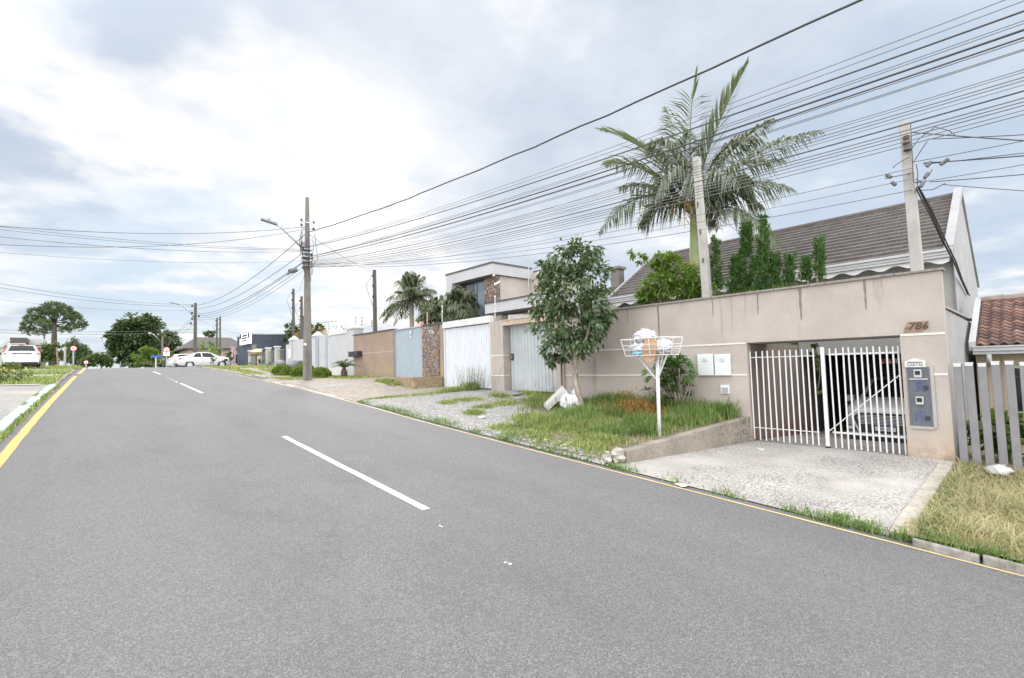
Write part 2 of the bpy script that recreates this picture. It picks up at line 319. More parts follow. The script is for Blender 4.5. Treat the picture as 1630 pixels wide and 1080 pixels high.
M['plate'] = P_('plate_white', (.7, .7, .7), .5, .03); M['blue_plain'] = P_('sign_blue', (.03, .09, .36), .5, .08); M['red_plain'] = P_('sign_red', (.5, .03, .03), .5, .08); M['sign_white'] = P_('sign_white', (.75, .75, .75), .5, .04)
M['ink'] = P_('black_ink', (.02, .02, .022), .6, .05); M['bronze'] = P_('bronze', (.25, .17, .12), .5, .25, 20, .2, 60, .3); M['bronze_dark'] = P_('dark_bronze', (.06, .036, .022), .7, .2, 20, 0, 60, 0)
M['box_grey'] = P_('meter_box_grey', (.095, .10, .12), .5, .15, 5); M['meter_grey'] = P_('meter_grey', (.36, .37, .36), .5, .1, 8); M['gable'] = stucco('gable_render', (.30, .30, .315), .3, zt=None); M['box_white'] = P_('meter_box_white', (.54, .57, .58), .45, .04, 3)
M['bark'] = P_('bark', (.25, .215, .17), .95, .35, 7, .7, 40, dirt=(.36, .36, .32), dirt_amt=.6); M['bark_dark'] = P_('dark_bark', (.075, .06, .05), .95, .3, 5, .6, 30)
M['plastic_white'] = P_('white_plastic_bag', (.47, .48, .50), .35, .15, 9, .8, 18); M['bag_blue'] = P_('blue_print', (.25, .52, .66), .4, .2, 12, .3, 25); M['bag_black'] = P_('black_bag', (.02, .022, .028), .3, .3, 9, .5, 20); M['cardboard'] = P_('cardboard', (.36, .235, .15), .9, .12, 5, .2, 40); M['foam'] = P_('white_foam', (.44, .44, .43), .7, .12, 5, .4, 25, dirt=(.35, .32, .28), dirt_amt=.4)
def stone_clad():
    m, t, b, _ = new_mat('stone_cladding'); g = G(t); p = g.pos((1, 1, 1.15)); d = g.n('ShaderNodeVectorMath', {0: p}, operation='ADD'); nz = g.n('ShaderNodeTexNoise', {'Vector': p, 'Scale': 5.0}); g.t.links.new(g.n('ShaderNodeVectorMath', {0: nz.outputs[1], 'Scale': .16}, operation='SCALE').outputs[0], d.inputs[1])
    v = g.n('ShaderNodeTexVoronoi', {'Vector': d.outputs[0], 'Scale': 6.5}); e = g.voro(d.outputs[0], 6.5, 'DISTANCE_TO_EDGE'); s = g.n('ShaderNodeSeparateColor', {0: v.outputs['Color']}).outputs[0]
    r = g.n('ShaderNodeValToRGB'); t.links.new(s, r.inputs[0]); cr = r.color_ramp; cr.interpolation = 'CONSTANT'
    for i, c in enumerate([(.11, .09, .085), (.20, .16, .14), (.30, .17, .10), (.13, .115, .11), (.27, .23, .20), (.22, .11, .07)]):
        if i > 1: cr.elements.new(i / 6)
        cr.elements[i].position = i / 6; cr.elements[i].color = (*c, 1)
    c = g.mix(g.rng(e, 0, .05, .85, 0), r.outputs[0], (.045, .04, .04)); c = g.mix(g.rng(g.noise(p, 14, 4), .3, .7, 0, .35), c, (.3, .25, .22))
    t.links.new(c, b.inputs['Base Color']); b.inputs['Roughness'].default_value = .85; g.bump(b, g.math('ADD', g.rng(e, 0, .12), g.math('MULTIPLY', s, .8)), 1.0, .04); return m
M['stone'] = stone_clad()
def pavers():
    m, t, b, _ = new_mat('interlocking_pavers'); g = G(t); p = g.pos(rot=(0, 0, R(45))); br = g.n('ShaderNodeTexBrick', {'Vector': p, 'Scale': 4.2, 'Mortar Size': .055, 'Brick Width': .8, 'Row Height': .42, 'Color1': (.21, .18, .155, 1), 'Color2': (.35, .31, .27, 1), 'Mortar': (.12, .105, .085, 1)})
    k = g.noise(g.pos(), .8, 5, .6); c = g.mix(g.rng(k, .45, .75, 0, .45), br.outputs[0], (.27, .25, .20)); t.links.new(c, b.inputs['Base Color']); b.inputs['Roughness'].default_value = .9; g.bump(b, g.math('SUBTRACT', 1.0, br.outputs[1]), .8, .012); return m
M['pavers'] = pavers()
def tile_mat(name, cols, dirt):
    m, t, b, _ = new_mat(name); g = G(t); r = g.n('ShaderNodeValToRGB'); t.links.new(g.geo.outputs['Random Per Island'], r.inputs[0]); cr = r.color_ramp
    while len(cr.elements) < len(cols): cr.elements.new(.5)
    for i, c in enumerate(cols): cr.elements[i].position = i / (len(cols) - 1); cr.elements[i].color = (*c, 1)
    k = g.noise(g.pos(), 2.2, 6, .68); c = g.mix(g.rng(k, .46, .66, 0, .7), r.outputs[0], dirt); f = g.noise(g.pos(), 20, 4, .6); c = g.mix(g.rng(f, .5, .75, 0, .4), c, tuple(x * .5 for x in cols[0]))
    t.links.new(c, b.inputs['Base Color']); b.inputs['Roughness'].default_value = .85; g.bump(b, f, .4, .008); return m
M['roof_dark'] = tile_mat('dark_concrete_tiles', [(.062, .055, .053), (.088, .078, .075), (.075, .066, .064)], (.115, .103, .097))
M['roof_red'] = tile_mat('clay_tiles', [(.095, .05, .042), (.15, .078, .06), (.23, .135, .11), (.075, .042, .036)], (.055, .04, .036))
M['roof_pink'] = tile_mat('faded_red_roof', [(.46, .19, .16), (.50, .23, .19)], (.40, .17, .15)); M['roof_brown'] = tile_mat('brown_roof', [(.06, .053, .052), (.085, .076, .072)], (.05, .046, .044))
M['slate'] = P_('dark_metal_flashing', (.07, .065, .065), .5, .15, 3)
M['plaster_pink'] = P_('pinkish_plaster', (.44, .35, .30), .9, .12, 2); M['plaster_tan'] = P_('tan_plaster', (.43, .37, .285), .9, .1, 2, .2, 50); M['plaster_green'] = P_('greenish_plaster', (.36, .37, .31), .9, .14, 2, .3, 40)
# foliage
M['lf_ficus'] = leaf_mat('ficus_leaf', [(.035, .066, .030), (.07, .115, .052), (.15, .20, .11)], .2, .36)
M['lf_bright'] = leaf_mat('bright_leaf', [(.07, .14, .02), (.12, .21, .035), (.20, .28, .06)], .4)
M['lf_cyp'] = leaf_mat('juniper_leaf', [(.022, .062, .014), (.04, .10, .022), (.07, .15, .035)], .25)
M['lf_palm'] = leaf_mat('palm_leaf', [(.07, .09, .065), (.14, .16, .115), (.26, .275, .22)], .25, .4)
M['lf_phoenix'] = leaf_mat('date_palm_leaf', [(.06, .08, .045), (.11, .13, .08), (.16, .17, .11)], .25, .45)
M['lf_dark'] = leaf_mat('dark_leaf', [(.03, .058, .022), (.055, .09, .032), (.085, .125, .045)], .2)
M['lf_mid'] = leaf_mat('mid_leaf', [(.05, .085, .025), (.08, .125, .035), (.12, .17, .055)], .3)
M['lf_arau'] = leaf_mat('araucaria_leaf', [(.04, .07, .035), (.07, .105, .05), (.11, .145, .07)], .15)
M['lf_orange'] = leaf_mat('dry_orange_leaf', [(.22, .09, .025), (.34, .16, .045), (.42, .22, .08)], .25)
M['lf_tan'] = leaf_mat('dry_tan_leaf', [(.40, .24, .12), (.50, .32, .18), (.44, .30, .14)], .3)
M['lf_clusia'] = leaf_mat('clusia_leaf', [(.035, .085, .02), (.06, .13, .03), (.10, .19, .05)], .2, .35)
M['lf_topiary'] = leaf_mat('topiary_leaf', [(.10, .16, .02), (.16, .22, .035), (.07, .12, .02)], .2)
M['lf_yellow'] = leaf_mat('yellow_petal', [(.55, .40, .04), (.65, .5, .08)], .3)
M['grass'] = leaf_mat('grass_blade', [(.09, .17, .03), (.17, .27, .055), (.27, .34, .10), (.42, .40, .19), (.48, .43, .25)], .35, .6)
M['grass_deep'] = leaf_mat('deep_grass_blade', [(.06, .13, .03), (.11, .20, .05), (.18, .27, .085), (.30, .33, .15)], .35, .6)
M['grass_dry'] = leaf_mat('dry_grass_blade', [(.40, .345, .20), (.50, .44, .29), (.38, .33, .18), (.46, .40, .25), (.17, .24, .07)], .35, .7)
M['shaft'] = P_('palm_crownshaft', (.20, .25, .10), .5, .2, 3); M['palm_trunk'] = P_('palm_trunk', (.28, .27, .22), .9, .25, 5, .4, 30)
# ------------------------------------------------------------------ ground heights
KN = [(-60, -4.3), (-20, -1.42), (0, -.06), (5.3, .29), (11, .68), (14, .92), (20, 1.34), (25.5, 1.66), (32, 2.04), (38, 2.34), (44, 2.58), (50, 2.67), (58, 2.62), (70, 2.2), (100, .3), (200, -8), (1500, -60)]
def curve(k, y):
    if y <= k[0][0]: return k[0][1]
    for i in range(len(k) - 1):
        if y <= k[i + 1][0]:
            def sl(j):
                if j <= 0: return (k[1][1] - k[0][1]) / (k[1][0] - k[0][0])
                if j >= len(k) - 1: return (k[-1][1] - k[-2][1]) / (k[-1][0] - k[-2][0])
                return (k[j + 1][1] - k[j - 1][1]) / (k[j + 1][0] - k[j - 1][0])
            h = k[i + 1][0] - k[i][0]; t = (y - k[i][0]) / h
            return (2 * t**3 - 3 * t * t + 1) * k[i][1] + (t**3 - 2 * t * t + t) * h * sl(i) + (3 * t * t - 2 * t**3) * k[i + 1][1] + (t**3 - t * t) * h * sl(i + 1)
    return k[-1][1]
def P(y): return curve(KN, y)
def lin(k, y):
    if y <= k[0][0]: return k[0][1]
    for (a, p), (b, q) in zip(k, k[1:]):
        if y <= b: return p + (q - p) * (y - a) / (b - a)
    return k[-1][1]
WX, RE = 11.69, 6.86                                   # wall line, right road edge
BK = [(4.6, .70), (9, .90), (10.7, 1.03), (13.4, 1.16), (17.3, 1.21), (17.9, 1.30), (19, 1.62), (21.8, 1.66), (27.5, 1.66), (30, 1.76), (32.7, 2.05), (36, 2.38), (40, 2.52), (46, 2.60), (60, 2.62), (75, 1.9)]
def B(y): return lin(BK, y)
def yr(x): return 4.72 + (WX - x) * .11                # line of the retaining kerb beside the driveway
def V(x, y):                                            # the verge between road and walls
    t = max(0, min(1, (x - RE) / (WX - RE))); lift = lin([(4, .16), (9, .08), (14, .04), (60, .03)], y)
    z = (P(y) + lift) * (1 - t) + B(y) * t
    if x < RE + .25: z -= (lift - .02) * (1 - max(0, (x - RE) / .25))
    return z
def XL(y): return -.93 + .038 * (y - 12) if y < 40 else .134 + (y - 40) * .03   # left road edge line
def VL(x, y): return P(y) + .11 + .02 * min(4, max(0, XL(y) - .5 - x))
def drive_z(x, y):
    t = max(0, min(1, (x - RE) / (WX - RE))); return (P(y) + .01) * (1 - t) + .165 * t if x <= WX else .165 - (x - WX) * .065
def lot_z(x, y): return P(y) + .07 + .05 * noise.noise(Vector((x * .9, y * .9, 0)))
def frange(a, b, s):
    n = max(1, int(round((b - a) / s))); return [a + (b - a) * i / n for i in range(n + 1)]

ys_far = frange(-60, -14, 6) + frange(-12, 70, 1.5) + frange(74, 200, 8) + [260, 400, 700, 1500]
mb = MB(); mb.grid(lambda y, x: (x, y, P(y) - .42 - (0 if y < 75 else 0)), ys_far, [-600, -200, -80, -30, -12, 0, 8, 14, 20, 40, 90, 250, 700])
structure(mb.build('ground', M['turf'], smooth=True, local=True))

ys = frange(-16, 70, .5) + frange(72, 130, 2)
mb = MB(); mb.grid(lambda y, u: ((XL(y) - .34) * (1 - u) + (RE + .03) * u, y, P(y) + .05 * (1 - (2 * u - 1)**2) * .5), ys, [0, .12, .25, .4, .55, .7, .85, .94, 1])
structure(mb.build('road', M['asphalt'], smooth=True, local=True))
def rz(x, y):
    u = (x - XL(y) + .34) / (RE + .03 - XL(y) + .34); return P(y) + .025 * (1 - (2 * u - 1)**2)
mb = MB(); wob = lambda y, s: .012 * noise.noise(Vector((y * 1.3, s, 0))) + .006 * noise.noise(Vector((y * 7, s, 3)))
def strip(mb, x0f, x1f, y0, y1, lift=.005, st=.35):
    mb.grid(lambda y, u: (x0f(y) * (1 - u) + x1f(y) * u, y, rz(x0f(y) * (1 - u) + x1f(y) * u, y) + lift), frange(y0, y1, st), [0, .33, .67, 1])
strip(mb, lambda y: XL(y) - .075 + wob(y, 1), lambda y: XL(y) + .075 + wob(y, 5), -12, 33.5)
strip(mb, lambda y: XL(y) - .05, lambda y: XL(y) + .10, 36.0, 60)
structure(mb.build('yellow_road_lines', M['paint_yellow'], local=True))
mb = MB()
strip(mb, lambda y: 6.675 + wob(y, 2), lambda y: 6.72 + wob(y, 9), -10, 41)
structure(mb.build('yellow_edge_line', M['paint_pale_yellow'], local=True))
mb = MB()
for a, b in [(-6.2, -1.6), (5.28, 10.95), (20.3, 25.4), (32.6, 36.2), (42.5, 45.5), (49, 53)]:
    strip(mb, lambda y: 3.25 + .003 * y - .055 + wob(y, 11), lambda y: 3.25 + .003 * y + .055 + wob(y, 15), a, b)
for a, b in [(26.1, 26.7), (27.2, 27.5), (28.0, 28.3), (29, 29.25)]: strip(mb, lambda y: 3.26, lambda y: 3.34, a, b, .005, .2)
structure(mb.build('white_lane_dashes', M['paint_white'], local=True))
# paint specks on the asphalt ahead of the first dash
mb = MB()
for px, py in [(703, 835), (805, 891), (700, 833), (812, 893)]:
    d = ray(px, py); t = 2.1 / -(d.z - .065 * d.y); p = EYE + d * t; q = [(p.x + .02 * math.cos(a) * rnd.uniform(.5, 1.3), p.y + .02 * math.sin(a) * rnd.uniform(.5, 1.5)) for a in [i * .9 for i in range(7)]]
    mb.add([(x, y, rz(x, y) + .005) for x, y in q], [tuple(range(7))])
structure(mb.build('road_paint_specks', M['paint_white'], local=True))

# right verge: base, lawn soil, pavers, driveway, lot
mb = MB(); us = [0, .05, .12, .22, .34, .46, .58, .7, .82, .92, 1, 1.03]
def vrow(y, u): x = RE + (WX - RE) * u; return (x, y, V(x, y))
mb.grid(lambda k, u: (lambda x: (x, yr(x) + k * (1 if k > .01 else 1), V(x, yr(x) + k)))(RE + (WX - RE) * u), frange(0, 66, .5), us)
structure(mb.build('gravel_verge', M['gravel'], smooth=True, local=True))
def lawn_far(x): return 7.6 + (x - RE) * .80 + .5 * noise.noise(Vector((x * 1.7, 2, 0)))
mb = MB(); mb.grid(lambda u, k: (lambda x: (lambda y: (x, y, V(x, y) + .006))(yr(x) + (lawn_far(x) - yr(x)) * k))(RE + .08 + (WX - RE - .08) * u), frange(0, 1, .05), frange(0, 1, .04))
structure(mb.build('lawn_soil', M['soil'], smooth=True, local=True))
def pv_near(x): return 15.3 + .25 * noise.noise(Vector((x * 2, 0, 0))) + max(0, (x - 10.2)) * .1
mb = MB(); mb.grid(lambda u, k: (lambda x: (lambda y: (x, y, V(x, y) + .007))(pv_near(x) + (41 - pv_near(x)) * k))(RE + .02 + (WX - RE - .02) * u), us[:-1], frange(0, 1, .02))
structure(mb.build('paver_sidewalk', M['pavers'], smooth=True, local=True))
mb = MB()
for (x0, x1, y0, y1) in [(7.0, 8.5, 19.3, 20.6), (7.0, 9.0, 28.6, 29.3)]:
    mb.grid(lambda x, y: (x, y, V(x, y) + .013), frange(x0, x1, .3), frange(y0, y1, .3))
structure(mb.build('sidewalk_ramp_slabs', M['slab'], smooth=True, local=True))
mb = MB(); mb.grid(lambda x, k: (lambda y: (x, y, drive_z(x, y) + .004 + .006 * noise.noise(Vector((x * 1.5, y * 1.5, 5)))))(1.27 + (yr(min(x, WX)) + .06 - 1.27) * k), frange(RE + .02, WX, .3) + frange(WX + .01, 20, 1), frange(0, 1, .1))
structure(mb.build('driveway', M['drive'], smooth=True, local=True))
mb = MB(); mb.grid(lambda x, y: (x, y, lot_z(x, y)), frange(RE + .02, 17, .35), frange(-14, 1.2, .35))
structure(mb.build('dry_lot_ground', M['drysoil'], smooth=True, local=True))
# left side ground
def xl_in(y): return XL(y) - .36
mb = MB(); mb.grid(lambda y, k: (xl_in(y) - k, y, VL(xl_in(y) - k, y) - (.11 if k == 0 else 0)), frange(-16, 60, 1), [0, .04, .5, 1.5, 3, 6, 12, 30])
structure(mb.build('left_verge', M['turf'], smooth=True, local=True))
mb = MB()
mb.grid(lambda y, k: (xl_in(y) - .12 - k, y, VL(xl_in(y) - .12 - k, y) + .008), frange(4, 26.2, .6), [0, .6, 1.5, 3, 6, 12])
mb.grid(lambda y, k: (xl_in(y) - .15 - k, y, VL(xl_in(y) - .15 - k, y) + .008), frange(31.3, 33.6, .5), [0, .6, 1.5, 3, 6, 12])
mb.grid(lambda y, k: (xl_in(y) - .15 - k, y, VL(xl_in(y) - .15 - k, y) + .008), frange(38.0, 41, .5), [0, .6, 1.5, 3, 6, 12])
structure(mb.build('left_sidewalk', M['slab'], smooth=True, local=True))
mb = MB(); mb.grid(lambda y, k: (xl_in(y) - .3 - k, y, VL(xl_in(y) - .3 - k, y) + .03), frange(25.9, 26.35, .2), [0, 1.5, 3, 6, 12])
structure(mb.build('left_sidewalk_edging', M['kerb_light'], local=True))
# kerbs: irregular stones, one mesh per run of kerb
def kerb_run(name, mat, fx, y0, y1, wd, h, zf, seg=.9, seed=0):
    mb = MB(); r = random.Random(seed); y = y0
    while y < y1:
        e = min(y1, y + seg * r.uniform(.8, 1.2)); j = [r.uniform(-.025, .025) for _ in range(6)]; n = 5
        rows = []
        for i in range(n + 1):
            yy = y + .012 + (e - y - .024) * i / n; x = fx(yy); z = zf(x, yy); q = .02 * noise.noise(Vector((yy * 3, seed, 1)))
            rows.append([(x + j[0] * .5, yy, z - .12), (x + j[0] * .5 + q, yy, z + h * .75 + j[2]), (x + .03 + q, yy, z + h + j[2] + q), (x + wd - .03, yy, z + h + j[3] - q), (x + wd + j[1], yy, z + h * .7 + j[3]), (x + wd + j[1], yy, z - .12)])
        vs = [p for rw in rows for p in rw]; m = 6
        mb.add(vs, [(a * m + b, (a + 1) * m + b, (a + 1) * m + b + 1, a * m + b + 1) for a in range(n) for b in range(m - 1)] + [tuple(range(m)), tuple(range(n * m, n * m + m))[::-1]])
        y = e
    return structure(mb.build(name, mat, smooth=False, bevel=.012, local=True))
zl = lambda x, y: P(y)
kerb_run('mint_kerb', M['mint'], lambda y: XL(y) - .48, 14.4, 26.1, .20, .12, zl, 1.3, 3)
kerb_run('left_kerb', M['kerb'], lambda y: XL(y) - .46, 3, 13.9, .14, .10, zl, 1.0, 4)
kerb_run('left_far_kerb', M['kerb'], lambda y: XL(y) - .44, 26.4, 40, .16, .11, zl, 1.0, 5)
kerb_run('right_far_kerb', M['kerb'], lambda y: RE - .02 + (0 if y < 33 else -(y - 33) * .02), 30.2, 47, .15, .09, zl, 1.0, 6)
kerb_run('raised_kerb', M['kerb'], lambda y: RE + .02, 26.0, 28.4, .16, .17, zl, 1.1, 7)
kerb_run('lot_kerb', M['kerb'], lambda y: RE - .10 - (1.2 - y) * .03, -8, 1.06, .12, .085, zl, .55, 8)
kerb_run('paver_kerb', M['kerb_light'], lambda y: RE - .06, 15.2, 26.0, .11, .03, zl, 1.0, 9)
# broken kerb lumps and slabs along the verge edge
mb = MB()
for i in range(26):
    y = rnd.uniform(5.3, 7.6); x = RE + rnd.uniform(-.02, .45); s = rnd.uniform(.02, .06); mb.blob((x, y, V(x, y) + s * .2), (s, s * 1.2, s * .5), 7, 5, .25, i)
structure(mb.build('kerb_rubble', M['kerb_light'], local=True))
mb = MB()
for (x, y, a, b) in [(11.0, 12.7, .35, .9), (10.6, 11.5, .2, .75), (10.9, 11.0, .3, .5), (10.2, 15.2, .15, .35)]:
    z = V(x, y); mb.prism([(x - a + .05, y - b, z - .02), (x + a, y - b * .8, z - .02), (x + a * .8, y + b, z + .01), (x - a, y + b * .7, z)], (0, 0, .05))
structure(mb.build('broken_path_slabs', M['slab'], bevel=.01, local=True))

# retaining kerb beside the driveway, with its broken end
rw = MB(); pts = frange(7.35, WX - .02, .3); rows = []
for x in pts:
    y = yr(x); q = .02 * noise.noise(Vector((x * 2, 1, 4))); zt = V(x, y + .15) + .03 + q; f = min(1, (x - 7.35) / .35)
    rows.append([(x, y - .10 + q, drive_z(x, y) - .1), (x, y - .09 - q, zt - .015), (x, y - .06, zt), (x, y + .08, zt), (x, y + .09, zt - .2)])
rw.add([p for r_ in rows for p in r_], [(i * 5 + j, (i + 1) * 5 + j, (i + 1) * 5 + j + 1, i * 5 + j + 1) for i in range(len(rows) - 1) for j in range(4)] + [(0, 1, 2, 3, 4)])
o = rw.build('retaining_wall', M['bank'], smooth=False); tag(o, 'low weathered concrete retaining wall between the concrete driveway and the grass bank', 'low wall')
mb = MB(); mb.blob((7.25, yr(7.2), .42), (.17, .11, .14), 9, 7, .3, 4); mb.blob((7.04, yr(7.0) + .05, .35), (.08, .08, .06), 8, 6, .3, 9)
tag(mb.build('concrete_lump', M['kerb_light']), 'broken pale concrete lump at the road end of the low retaining wall', 'rubble')
mb = MB(); n = 14; rows = []
for i in range(n + 1):
    x = 6.98 + (11.45 - 6.98) * i / n; z = drive_z(x, 1.27); q = .012 * noise.noise(Vector((x * 2.2, 7, 0))); rows.append([(x, 1.10 + q, z - .25), (x, 1.11 + q, z + .035 + q), (x, 1.29 + q, z + .04 + q), (x, 1.30 + q, z - .1)])
mb.add([p for r_ in rows for p in r_], [(i * 4 + j, (i + 1) * 4 + j, (i + 1) * 4 + j + 1, i * 4 + j + 1) for i in range(n) for j in range(3)] + [(0, 1, 2, 3), (n * 4 + 3, n * 4 + 2, n * 4 + 1, n * 4)])
tag(mb.build('concrete_kerb', M['kerb_light'], bevel=.01), 'long pale concrete kerb dividing the driveway from the dry grass lot', 'kerb')

# ------------------------------------------------------------------ grass
def blades(mb, n, pick, h0, h1, wd=.012, lean=.5, seed=1):
    r = random.Random(seed)
    for _ in range(n):
        q = pick(r)
        if q is None: continue
        x, y, z, k = q; h = r.uniform(h0, h1) * k; a = r.uniform(0, 6.283); t = r.uniform(.15, 1) * lean * h; dx, dy = math.cos(a), math.sin(a); bx, by = -dy * wd * r.uniform(.6, 1.3), dx * wd
        mb.add([(x - bx, y - by, z - .02), (x + bx, y + by, z - .02), (x + dx * t * .35 + bx * .7, y + dy * t * .35 + by * .7, z + h * .6), (x + dx * t * .35 - bx * .7, y + dy * t * .35 - by * .7, z + h * .6), (x + dx * t, y + dy * t, z + h * r.uniform(.75, 1))],
               [(0, 1, 2, 3), (3, 2, 4)])
def nz(x, y, s=1.0, o=0.0): return noise.noise(Vector((x * s, y * s, o)))
def stuff(mb, name, mat, label):
    o = mb.build(name, mat, local=True); o['kind'] = 'stuff'; o['label'] = label; o['category'] = 'grass'; return o
def pick_lawn(r):
    x = RE + .15 + (WX - RE - .2) * r.random()**.9; y = yr(x) + .15 + (lawn_far(x) + .3 - yr(x)) * r.random(); k = nz(x, y, .8) + .25 * nz(x, y, 2.5, 3)
    if k < -.28 and r.random() < .75: return None
    if ((x - 10.62) / .55)**2 + ((y - 6.95) / .8)**2 < 1 and r.random() < .8: return None
    if y > lawn_far(x) - .5 and r.random() < .6: return None
    if abs(x - 8.9) < 1.9 - (y - yr(x)) * 1.2 and y - yr(x) < .5 and r.random() < .8: return None
    return x, y, V(x, y), max(.35, .75 + .9 * k) * (.5 if x < 7.6 else 1)
mb = MB(); blades(mb, 32000, pick_lawn, .06, .28, .008, 1.0, 11); stuff(mb, 'lawn_grass', M['grass'], 'overgrown green grass on the bank between the driveway and the gravel')
tufts = [(11.3, 8.0, .30, .55), (11.2, 7.3, .4, .5), (10.6, 8.6, .5, .40), (11.2, 5.8, .4, .5), (10.9, 5.5, .35, .5), (10.5, 5.45, .35, .42), (11.35, 5.15, .25, .5), (10.0, 5.6, .3, .35), (9.3, 7.9, .35, .42), (8.9, 7.3, .3, .36), (9.0, 5.7, .3, .3), (8.3, 6.2, .3, .3), (10.2, 7.2, .4, .4), (11.2, 6.6, .3, .55), (9.6, 6.2, .3, .34), (11.4, 8.6, .25, .42)]
def pick_tuft(r):
    tx, ty, s, h = r.choice(tufts); x = min(WX - .05, r.gauss(tx, s * .6)); y = max(yr(x) + .1, r.gauss(ty, s * .6)); return (x, y, V(x, y), h * r.uniform(.6, 1.1)) if ((x - 10.62) / .5)**2 + ((y - 6.95) / .75)**2 > 1 else None
mb = MB(); blades(mb, 9000, pick_tuft, .5, 1.15, .009, .75, 12); stuff(mb, 'tall_grass', M['grass_deep'], 'tall dark green grass tufts along the foot of the beige wall')
def pick_dry(r):
    x = RE + .1 + 5.0 * r.random(); y = 1.05 - 5.5 * r.random()**1.15; k = nz(x, y, 1.1, 8)
    return x, y, lot_z(x, y), max(.4, .8 + .7 * k) * (1.2 if x > 10.8 else 1)
mb = MB(); blades(mb, 30000, pick_dry, .05, .22, .006, 2.4, 13); stuff(mb, 'dry_grass', M['grass_dry'], 'straw coloured dry grass on the lot right of the driveway')
def pick_dryg(r):
    if r.random() < .30: x, y = RE - .04 + abs(r.gauss(0, .05)), r.uniform(-5, 1.2)
    elif r.random() < .5: x, y = r.uniform(7, 11.5), 1.05 - abs(r.gauss(0, .12))
    else: x, y = r.uniform(7.2, 9.5), r.uniform(-3, .2)
    return x, y, lot_z(x, y) - .03, r.uniform(.5, 1.1)
mb = MB(); blades(mb, 5200, pick_dryg, .06, .20, .007, 1.3, 14)
def pick_edge(r):
    if r.random() < .6: y = r.uniform(.6, 5.2); k = max(0, .20 + nz(1, y, 1.2, 4)) * (1.5 if y < 1.9 else .75)
    else: y = r.uniform(5, 15.2); k = max(0, .3 + nz(1, y, 1.1, 5)) * 1.0
    if r.random() > k * 1.4: return None
    x = RE - .05 + abs(r.gauss(0, .16)); return x, y, max(rz(x, y), V(x, y) if y > 5.4 else drive_z(x, y)), .5 + k
blades(mb, 8000, pick_edge, .03, .13, .008, 1.8, 15); stuff(mb, 'roadside_grass', M['grass_deep'], 'green weeds and grass growing along the asphalt edge')
patches = [(9.6, 15.0, 1.6, .35, .6), (10.6, 15.0, .8, .25, 1.3), (11.3, 14.9, .3, .3, 2.0), (9.4, 12.6, .55, .5, .5), (8.1, 10.6, .28, .3, .6), (8.6, 12.6, .22, .3, .5), (8.9, 11.1, .3, .3, .5), (7.4, 8.6, .35, .3, .5), (8.6, 9.0, .5, .35, .6), (9.7, 11.0, .4, .4, .6), (10.5, 12.2, .2, .5, .9), (11.35, 11.6, .15, .6, 1.0), (8.0, 15.3, .8, .15, .4)]
def pick_patch(r):
    a = r.choice(patches); x = min(WX - .03, r.gauss(a[0], a[2] * .5)); y = r.gauss(a[1], a[3] * .5); x = max(RE, x); return x, y, V(x, y), a[4]
mb = MB(); blades(mb, 8500, pick_patch, .06, .22, .009, .8, 16)
far_patches = [(8.1, 25.6, .8, 1.1, .55), (10.6, 24.9, .9, 2.4, .6), (10.9, 27.0, .7, 1.5, .5), (10.0, 19.0, .35, .8, .8), (7.6, 32.5, .6, 2.2, .5), (7.4, 37, .6, 3, .6), (7.9, 40, 1.0, 3.0, .7), (10.0, 37.5, 1.0, 2.5, .6), (9.9, 43, 1.0, 3.0, .6), (9.2, 33.3, .5, 1.2, .5)]
def pick_fp(r):
    a = r.choice(far_patches); x = a[0] + a[2] * r.uniform(-1, 1); y = a[1] + a[3] * r.uniform(-1, 1); x = min(WX - .03, max(RE + .1, x)); return x, y, V(x, y), a[4]
blades(mb, 9000, pick_fp, .10, .22, .022, .7, 17); stuff(mb, 'patchy_grass', M['grass'], 'patches of short green grass between gravel and pavers')
def pick_left(r):
    q = r.random()
    if q < .25: y = r.uniform(8, 27); x = XL(y) - .30 + r.gauss(0, .05); z = P(y) + .0; k = .45
    elif q < .6: y = r.choice([r.uniform(26.5, 31), r.uniform(33.8, 38)]); x = xl_in(y) - 5 * r.random()**1.4; z = VL(x, y); k = .7
    else: y = r.uniform(41, 56); x = xl_in(y) - 9 * r.random()**1.2; z = VL(x, y); k = .9
    return x, y, z, k * r.uniform(.7, 1.2)
mb = MB(); blades(mb, 14000, pick_left, .10, .28, .02, .7, 18); stuff(mb, 'left_grass', M['grass'], 'green grass strips beside the left pavement')
# ------------------------------------------------------------------ beige boundary wall
T = .21
bw = thing('boundary_wall', 'tall beige stucco boundary wall with cream stripes over the barred gate', 'wall', (WX, 5, 0))
m = MB(); ZT = 3.62
m.box(WX, 1.12, -.1, WX + T, 1.78, ZT); m.box(WX, 1.78, 2.47, WX + T, 4.63, ZT); m.box(WX, 4.63, -.1, WX + T, 9.1, ZT); m.box(WX + .12, 9.1, .4, WX + T + .12, 10.45, ZT)
m.box(WX + .02, 10.45, .4, WX + .45, 10.78, ZT - .05)
m.build('wall', M['stucco'], bw)
m = MB(); y = 1.08
while y < 9.1: e = min(9.12, y + .72); m.box(WX - .045, y + .004, ZT, WX + T + .03, e - .004, ZT + .05 + rnd.uniform(-.004, .004)); y = e
m.box(WX + .08, 9.13, ZT, WX + T + .14, 10.44, ZT + .05); m.build('coping', M['coping'], bw, bevel=.008)
for (a, b, z) in [(1.13, 1.77, 2.465), (4.64, 9.1, 2.465), (1.13, 1.37, 1.715), (4.64, 9.1, 1.715)]:
    m = MB(); m.box(WX - .012, a, z - .018, WX - .001, b, z + .018); m.build('stripe', M['trim'], bw)
for z in (2.465, 1.715):
    m = MB(); m.box(WX + .108, 9.1, z - .018, WX + .119, 10.44, z + .018); m.build('stripe', M['trim'], bw)
m = MB()
